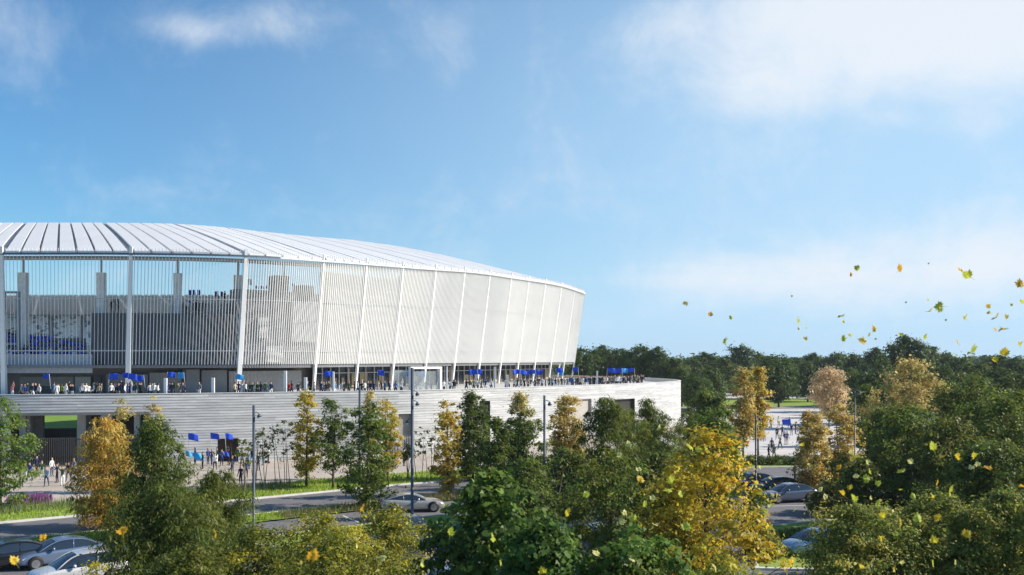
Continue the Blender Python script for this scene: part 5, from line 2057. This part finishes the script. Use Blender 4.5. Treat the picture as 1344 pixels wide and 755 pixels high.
car('suv', P_WHITE, 103, 0, 49.5, 219, 'white roofed car behind the yellow shrub at lower left')
car('saloon', P_STEEL, 78, 0, 54.5, 219, 'steel blue saloon behind the white car at lower left')
car('saloon', P_BLACK, 8, 0, 53.5, 219, 'black car cut by the left edge')
car('coupe', P_SILV2, 541, 0, 73.6, 12, 'silver grey sports coupe beside the tall lamp post')
car('saloon', P_BLUE, 575, 0, 58.5, 300, 'bright blue car right of the golden green bush')
car('saloon', P_NAVY, 540, 0, 62, 300, 'navy car behind the golden green bush')
car('suv', P_WHITE, 622, 0, 46.5, 30, 'white car under the glossy maple at bottom centre')
car('saloon', P_SILV, 716, 0, 62, 300, 'silver car parked behind the trunks left of the wide olive tree')
car('saloon', P_ICE, 770, 0, 64, 300, 'pale grey blue car behind the wide olive tree trunk')
car('saloon', P_BLACK, 1016, 0, 83, 200, 'black car with bluish roof at the far side of the right hand bays')
car('saloon', P_SLATE, 1034, 0, 78.5, 196, 'slate blue car nearest the white bay line at right')
car('saloon', P_ICE, 1072, 0, 57.5, 205, 'pale blue car half hidden by the hedge at right')
car('saloon', P_SLATE, 985, 0, 86, 190, 'slate blue car behind the slim young tree at right')

# bicycle of the person on the road
d = gd(633)
bk = empty('bicycle', (gx(1045, d) + .35, d - .1, .02), R(40))
tag(bk, 'dark bicycle pushed along the road right of the square', 'bicycle')
mb = MB()
P0, P1, P2, P3, P4 = (-.5, 0, .34), (.5, 0, .34), (-.02, 0, .32), (-.18, 0, .82), (.34, 0, .84)
for a, b in ((P2, P3), (P2, P4), (P3, P4), (P0, P2), (P0, P3), (P1, P4)):
    mb.tube([a, b], .022, 6)
build('frame', mb, POST, bk, True)
for x in (-.5, .5):
    mb = MB()
    mb.tube([(x + .33 * math.cos(a * math.pi / 12), 0, .34 + .33 * math.sin(a * math.pi / 12)) for a in range(25)], .02, 5, cap=False)
    for q in range(6):
        mb.tube([(x, 0, .34), (x + .33 * math.cos(q * 1.05), 0, .34 + .33 * math.sin(q * 1.05))], .004, 3)
    build('wheel', mb, RUB, bk, True)
mb = MB()
mb.tube([(.34, 0, .84), (.33, 0, .98)], .018, 6)
mb.tube([(.36, -.26, 1.0), (.33, 0, .98), (.36, .26, 1.0)], .016, 6)
build('handlebar', mb, POST, bk, True)
mb = MB()
mb.box(-.3, -.06, -.07, .07, .86, .91)
build('saddle', mb, TRIM, bk, bevel=.02)

# ------------------------------------------------------------------ lamp posts
LAMPS = [('slim dark blue lamp post with one small lantern in front of the podium wall', 333, 532, 700, 6, [(548, 1)]), ('tallest dark lamp post at centre rising past the white portal frame', 541, 483, 683, 6.5, [(519, 1), (532, 1), (556, -1)]),
         ('thin dark lamp post between the two pairs of yellow trees', 472, 507, 640, 5, []), ('dark lamp post with small lantern left of the amber columnar tree', 714.5, 519, 690, 5.5, [(532, 1)]),
         ('lamp post in front of the amber tree on the pale square', 992, 545, 645, 4, [(552, 1)]), ('grey lamp post among the green trees at right with two lanterns', 1122, 513, 655, 2.4, [(517, 1), (553, 1)]), ('small far lamp post by the kiosk', 920, 506, 530, 4, [(510, 1)])]
for lb, x, yt, yb, wpx, heads in LAMPS:
    d = gd(yb)
    z = CH - (yt - HY) * d / F
    root = empty('lamp_post', (gx(x, d), d, 0))
    tag(root, lb, 'lamp post', 'lamp posts along the road')
    r = wpx * .62 * d / F / 2
    mb = MB()
    mb.tube([(0, 0, 0), (0, 0, .5), (0, 0, .52), (0, 0, z)], [r * 1.25, r * 1.25, r, r * .92], 10)
    build('pole', mb, POST, root, True)
    mb = MB()
    mb.tube([(0, 0, .0), (0, 0, .04)], r * 2.2, 10)
    build('base_plate', mb, POST, root)
    for yh, s in heads:
        zh = CH - (yh - HY) * d / F
        mb = MB()
        mb.tube([(0, 0, zh + .28), (s * .16, 0, zh + .34), (s * .36, 0, zh + .22)], .025, 6)
        mb.tube([(s * .36, 0, zh + .22), (s * .36, 0, zh + .16), (s * .36, 0, zh + .02)], [.05, .09, .17], 10)
        h = build('lantern', mb, POST, root, True)
        mb = MB()
        mb.tube([(s * .36, 0, zh + .02), (s * .36, 0, zh - .05)], [.15, .11], 10)
        build('lens', mb, LAMPG, h, True)

# ------------------------------------------------------------------ terrace furniture
u_ = s_at(558.5, 1.2)
p0, p1 = wpt(s_at(539.5, 1.2), 1.2), wpt(s_at(577.5, 1.2), 1.2)
d = p0.y
zt = CH - (481.5 - HY) * d / F
root = empty('portal_frame', (p0 + p1) / 2 + Vector((0, 0, ZT)))
tag(root, 'white rectangular portal frame with a clear glass screen standing on the terrace', 'portal')
o = root.location
for p in (p0, p1):
    mb = MB()
    mb.bar(p - o + Vector((0, 0, ZT)), p - o + Vector((0, 0, zt - .3)), .32, .5, side=(p1 - p0))
    build('post', mb, WHITE, root, bevel=.02)
mb = MB()
e = (p1 - p0).normalized() * .16
mb.bar(p0 - o - e + Vector((0, 0, zt - .14)), p1 - o + e + Vector((0, 0, zt - .14)), .5, .28)
build('lintel', mb, WHITE, root, bevel=.02)
CLEAR = bpy.data.materials.new('clear_glass')
CLEAR.use_nodes = True
n_ = CLEAR.node_tree
for q in list(n_.nodes):
    if q.type == 'BSDF_PRINCIPLED':
        n_.nodes.remove(q)
gl, tr, mx = n_.nodes.new('ShaderNodeBsdfGlossy'), n_.nodes.new('ShaderNodeBsdfTransparent'), n_.nodes.new('ShaderNodeMixShader')
df = n_.nodes.new('ShaderNodeBsdfDiffuse')
df.inputs['Color'].default_value = (.55, .6, .65, 1)
mx2 = n_.nodes.new('ShaderNodeMixShader')
gl.inputs['Roughness'].default_value = .05
mx.inputs[0].default_value = .12
mx2.inputs[0].default_value = .22
n_.links.new(tr.outputs[0], mx2.inputs[1])
n_.links.new(df.outputs[0], mx2.inputs[2])
n_.links.new(mx2.outputs[0], mx.inputs[1])
n_.links.new(gl.outputs[0], mx.inputs[2])
n_.links.new(mx.outputs[0], n_.nodes['Material Output'].inputs['Surface'])
mb = MB()
mb.bar(p0 - o + Vector((0, .1, ZT + 1.5)), p1 - o + Vector((0, .1, ZT + 1.5)), .02, 2.6)
build('glass_screen', mb, CLEAR, root)
q0, q1 = wpt(s_at(517, 1.6), 1.6), wpt(s_at(537, 1.6), 1.6)
root = empty('glass_screen', (q0 + q1) / 2 + Vector((0, 0, ZT)))
tag(root, 'large clear glass wind screen left of the white portal frame', 'glass screen')
mb = MB()
mb.bar(q0 - root.location + Vector((0, 0, ZT + 1.5)), q1 - root.location + Vector((0, 0, ZT + 1.5)), .02, 3.0)
build('pane', mb, CLEAR, root)
for p in (q0, q1):
    mb = MB()
    mb.bar(p - root.location + Vector((0, 0, ZT)), p - root.location + Vector((0, 0, ZT + 3.05)), .06, .06)
    build('post', mb, GREYL, root)
for k, (x, yt, lb) in enumerate([(217, 496.5, 'left of the light blue flag'), (280, 496, 'between the grey wall panels'), (401, 495.5, 'left of the fourth facade column'), (438, 488, 'beside the blue flag right of the fourth column'), (374, 487, 'before the ribbed pale cladding'), (587, 481, 'right of the portal frame'), (649, 482, 'before the dark glazing at right'), (666, 492, 'left of the long row of blue flags'), (784, 487, 'among the dense crowd at the terrace end')]):
    off = 1.0
    p = wpt(s_at(x, off), off, ZT)
    z = CH - (yt - HY) * p.y / F - ZT
    mb = MB()
    w = .34 if x < 420 or x == 666 else .2
    mb.box(-w / 2, w / 2, -.12, .12, 0, z)
    o = build('totem_post', mb, WHITE, bevel=.02)
    o.location = p
    tag(o, f'slim white totem post on the terrace {lb}', 'totem', 'white totems on the terrace')
# white kiosk far behind the square
for x0, x1, y0, y1, d, lb in ((895, 916, 513, 525, 262, 'low white pavilion behind the end of the podium'), (1012, 1046, 515, 523, 300, 'low pale pavilion beyond the lawn')):
    root = empty('pavilion', (gx((x0 + x1) / 2, d), d, 0))
    tag(root, lb, 'pavilion')
    w, h = (x1 - x0) * d / F, max(2.6, CH - (y0 - HY) * d / F)
    mb = MB()
    mb.box(-w / 2, w / 2, 0, 4, 0, h - .35)
    build('wall', mb, WHITE, root)
    mb = MB()
    mb.box(-w / 2 - .6, w / 2 + .6, -.8, 4.4, h - .34, h)
    build('roof', mb, GREYL, root)
    for k in range(4):
        mb = MB()
        xx = -w / 2 + w * (k + .5) / 4
        mb.box(xx - .5, xx + .5, -.03, .02, .1, h - .9)
        build('window', mb, GLASSD, root)

# ------------------------------------------------------------------ leaves blown through the air
LEAFPAL = {'yellow': (.72, .58, .04), 'gold': (.68, .46, .03), 'orange': (.74, .40, .025), 'yellow green': (.52, .56, .06), 'lime': (.60, .60, .06), 'pale yellow': (.70, .66, .22), 'olive': (.42, .36, .07)}
ABBR = dict(y='yellow', g='gold', o='orange', v='yellow green', n='lime', p='pale yellow', e='olive')
LOBES = [(0, -.62), (.06, -.36), (.34, -.44), (.30, -.30), (.56, -.16), (.44, -.06), (.60, .20), (.36, .16), (.30, .24), (.32, .44), (.18, .36), (0, .64)]


def air_leaf_mesh(m, seed):
    rr = random.Random(seed)
    L = LOBES + [(-x, y) for x, y in LOBES[-2:0:-1]]
    bend = rr.uniform(-.9, .9)
    cup = rr.uniform(.1, .6)
    mb = MB()

    def P(x, y):
        return (x, y, cup * abs(x) * .8 + bend * y * y * .6 + .06 * math.sin(9 * x + 5 * y))
    c = P(0, 0)
    for a, b in zip(L, L[1:] + L[:1]):
        mb.poly([c, P(a[0] * .5, a[1] * .5), P(b[0] * .5, b[1] * .5)])
        mb.poly([P(a[0] * .5, a[1] * .5), P(*a), P(*b), P(b[0] * .5, b[1] * .5)])
    mb.poly([P(-.012, -.6), P(.012, -.6), (.03, -.95, bend * .3), (.01, -.95, bend * .3)])
    return mb.mesh('leaf', [m], True)


def leaf_paint(nm):
    c = LEAFPAL[nm]
    m = mat('leaf_' + nm.replace(' ', '_'), c, .5, var=.2, scale=3.)
    n = m.node_tree
    b = n.nodes['Principled BSDF']
    out = n.nodes['Material Output']
    t = n.nodes.new('ShaderNodeBsdfTranslucent')
    mx = n.nodes.new('ShaderNodeMixShader')
    mx.inputs[0].default_value = .42
    src = b.inputs['Base Color'].links[0].from_socket
    n.links.new(src, t.inputs['Color'])
    n.links.new(b.outputs[0], mx.inputs[1])
    n.links.new(t.outputs[0], mx.inputs[2])
    n.links.new(mx.outputs[0], out.inputs['Surface'])
    return m


LEAFME = {k: [air_leaf_mesh(leaf_paint(k), 31 * i + j) for j in range(4)] for i, k in enumerate(LEAFPAL)}


def crop(x0, y0, s, items):
    return [(x0 + a / s, y0 + b / s, c / s, q) for a, b, c, q in items]


AIR = crop(880, 320, 2.897, [(57, 224, 24, 'e'), (152, 268, 20, 'o'), (230, 280, 18, 'n'), (203, 368, 36, 'v'), (482, 291, 30, 'n'), (518, 317, 24, 'p'), (512, 362, 22, 'p'), (648, 272, 30, 'v'), (656, 297, 18, 'n'), (657, 360, 30, 'v'), (687, 346, 20, 'p'),
                             (773, 322, 32, 'g'), (760, 345, 24, 'y'), (731, 370, 36, 'g'), (875, 93, 36, 'o'), (708, 93, 26, 'n'), (684, 117, 20, 'o'), (985, 256, 28, 'y'), (1020, 240, 42, 'n'), (1101, 101, 24, 'o'), (1128, 119, 40, 'n'), (1124, 280, 26, 'y'), (1212, 262, 18, 'p'),
                             (1238, 280, 38, 'g'), (1276, 278, 24, 'e'), (1265, 325, 38, 'g'), (1330, 152, 40, 'o'), (1338, 220, 22, 'n'), (1332, 383, 26, 'y'), (1271, 412, 36, 'g'), (1090, 376, 26, 'g'), (1150, 400, 44, 'v'), (965, 352, 26, 'n'), (875, 345, 22, 'y'), (1235, 440, 26, 'y'),
                             (980, 212, 12, 'n'), (983, 75, 9, 'e'), (1047, 290, 9, 'e'), (1297, 232, 12, 'n'), (780, 362, 9, 'e'), (895, 222, 8, 'e'), (461, 200, 11, 'e'), (490, 322, 16, 'p'), (1085, 420, 24, 'v')])
AIR += crop(1040, 560, 3.871, [(45, 88, 36, 'y'), (297, 130, 24, 'p'), (323, 155, 42, 'n'), (380, 180, 28, 'p'), (237, 210, 40, 'o'), (322, 250, 32, 'p'), (378, 265, 46, 'v'), (390, 230, 36, 'n'), (295, 310, 36, 'g'), (255, 337, 38, 'g'), (145, 320, 36, 'p'), (165, 357, 34, 'p'), (155, 380, 30, 'o'), (310, 365, 46, 'v'),
                               (438, 290, 36, 'v'), (555, 230, 50, 'v'), (600, 178, 32, 'p'), (710, 100, 52, 'v'), (770, 150, 38, 'g'), (838, 152, 40, 'g'), (925, 150, 42, 'y'), (910, 205, 32, 'p'), (940, 190, 32, 'p'), (993, 210, 46, 'o'), (735, 283, 40, 'o'), (797, 325, 60, 'n'), (615, 352, 34, 'v'), (712, 348, 32, 'y'),
                               (550, 322, 24, 'n'), (430, 390, 42, 'n'), (455, 452, 46, 'y'), (397, 362, 24, 'p'), (553, 485, 40, 'g'), (735, 460, 46, 'g'), (885, 545, 50, 'g'), (717, 575, 48, 'y'), (525, 545, 32, 'v'), (448, 570, 36, 'y'), (640, 465, 56, 'v'), (550, 685, 42, 'p'), (353, 712, 34, 'y'), (712, 695, 42, 'v'),
                               (520, 725, 36, 'y'), (830, 690, 30, 'p'), (1165, 300, 26, 'o'), (1095, 70, 28, 'e'), (14, 425, 26, 'p')])
AIR += crop(760, 540, 3.511, [(372, 75, 34, 'p'), (230, 150, 34, 'p'), (185, 200, 28, 'p'), (275, 268, 28, 'p'), (283, 312, 42, 'g'), (145, 378, 36, 'n'), (35, 385, 36, 'v'), (425, 315, 46, 'v'), (410, 360, 44, 'v'), (552, 180, 36, 'v'), (515, 160, 50, 'n'), (465, 382, 34, 'v'), (340, 400, 30, 'p'), (300, 425, 36, 'v'), (215, 467, 34, 'p'),
                              (250, 492, 38, 'v'), (198, 508, 36, 'p'), (352, 525, 36, 'p'), (495, 532, 50, 'v'), (575, 630, 34, 'y'), (712, 715, 40, 'y'), (628, 720, 42, 'p'), (898, 415, 40, 'y'), (882, 438, 28, 'p'), (850, 460, 32, 'v'), (78, 655, 40, 'p'), (245, 683, 34, 'p')])
AIR += [(161, 697, 16, 'o'), (283, 701, 12, 'o'), (57, 706, 11, 'o'), (410, 729, 19, 'o'), (474, 667, 15, 'o'), (469, 717, 9, 'p'), (503, 731, 11, 'p'), (553, 739, 13, 'v'), (591, 698, 13, 'v'), (744, 672, 12, 'y'), (769, 649, 9, 'v'), (712, 749, 12, 'y'), (648, 705, 14, 'v'), (18, 736, 14, 'g'), (658, 738, 10, 'v'), (1297, 402, 7, 'g'), (1307, 432, 9, 'o'), (1314, 462, 8, 'g')]
rl = random.Random(9)
AIR.sort(key=lambda q: (round(q[0] / 22), q[1]))
cnt = {}
for x, y, s, q in AIR:
    nm = ABBR[q]
    cnt[nm] = cnt.get(nm, 0) + 1
    size = .12
    d = max(4.5, size * F / max(3.0, s * .92))
    o = link('maple_leaf', rl.choice(LEAFME[nm]))
    o.location = at(x, y, d)
    o.rotation_euler = (R(90) + rl.gauss(0, .7), rl.gauss(0, .7), rl.uniform(0, 6.28))
    o.scale = (size,) * 3
    if y < 470:
        bk_ = 'against the sky' if y < 445 else 'over the tree line'
    elif x > 1040:
        bk_ = 'before dark trees' if y < 665 else 'before the hedge'
    elif x > 860:
        bk_ = 'before the golden maple'
    elif x > 560:
        bk_ = 'before the centre trees'
    else:
        bk_ = 'at lower left'
    tag(o, f'{nm} leaf in the air {bk_}, {ORD(cnt[nm])} such from left', 'leaf', 'maple leaves blown through the air')

# ------------------------------------------------------------------ thin autumn haze
mb = MB()
mb.box(-1500, 1900, -30, 2100, -1.1, 46)
hz_o = build('haze', mb, bpy.data.materials.new('haze_air'))
hz_o['kind'] = 'stuff'
hz_o['label'] = 'thin pale haze in the air over the whole scene'
hm = hz_o.data.materials[0]
hm.use_nodes = True
n_ = hm.node_tree
for q in list(n_.nodes):
    if q.type == 'BSDF_PRINCIPLED':
        n_.nodes.remove(q)
pv = n_.nodes.new('ShaderNodeVolumePrincipled')
pv.inputs['Color'].default_value = (.80, .88, 1, 1)
pv.inputs['Density'].default_value = .00013
pv.inputs['Anisotropy'].default_value = .3
n_.links.new(pv.outputs[0], n_.nodes['Material Output'].inputs['Volume'])
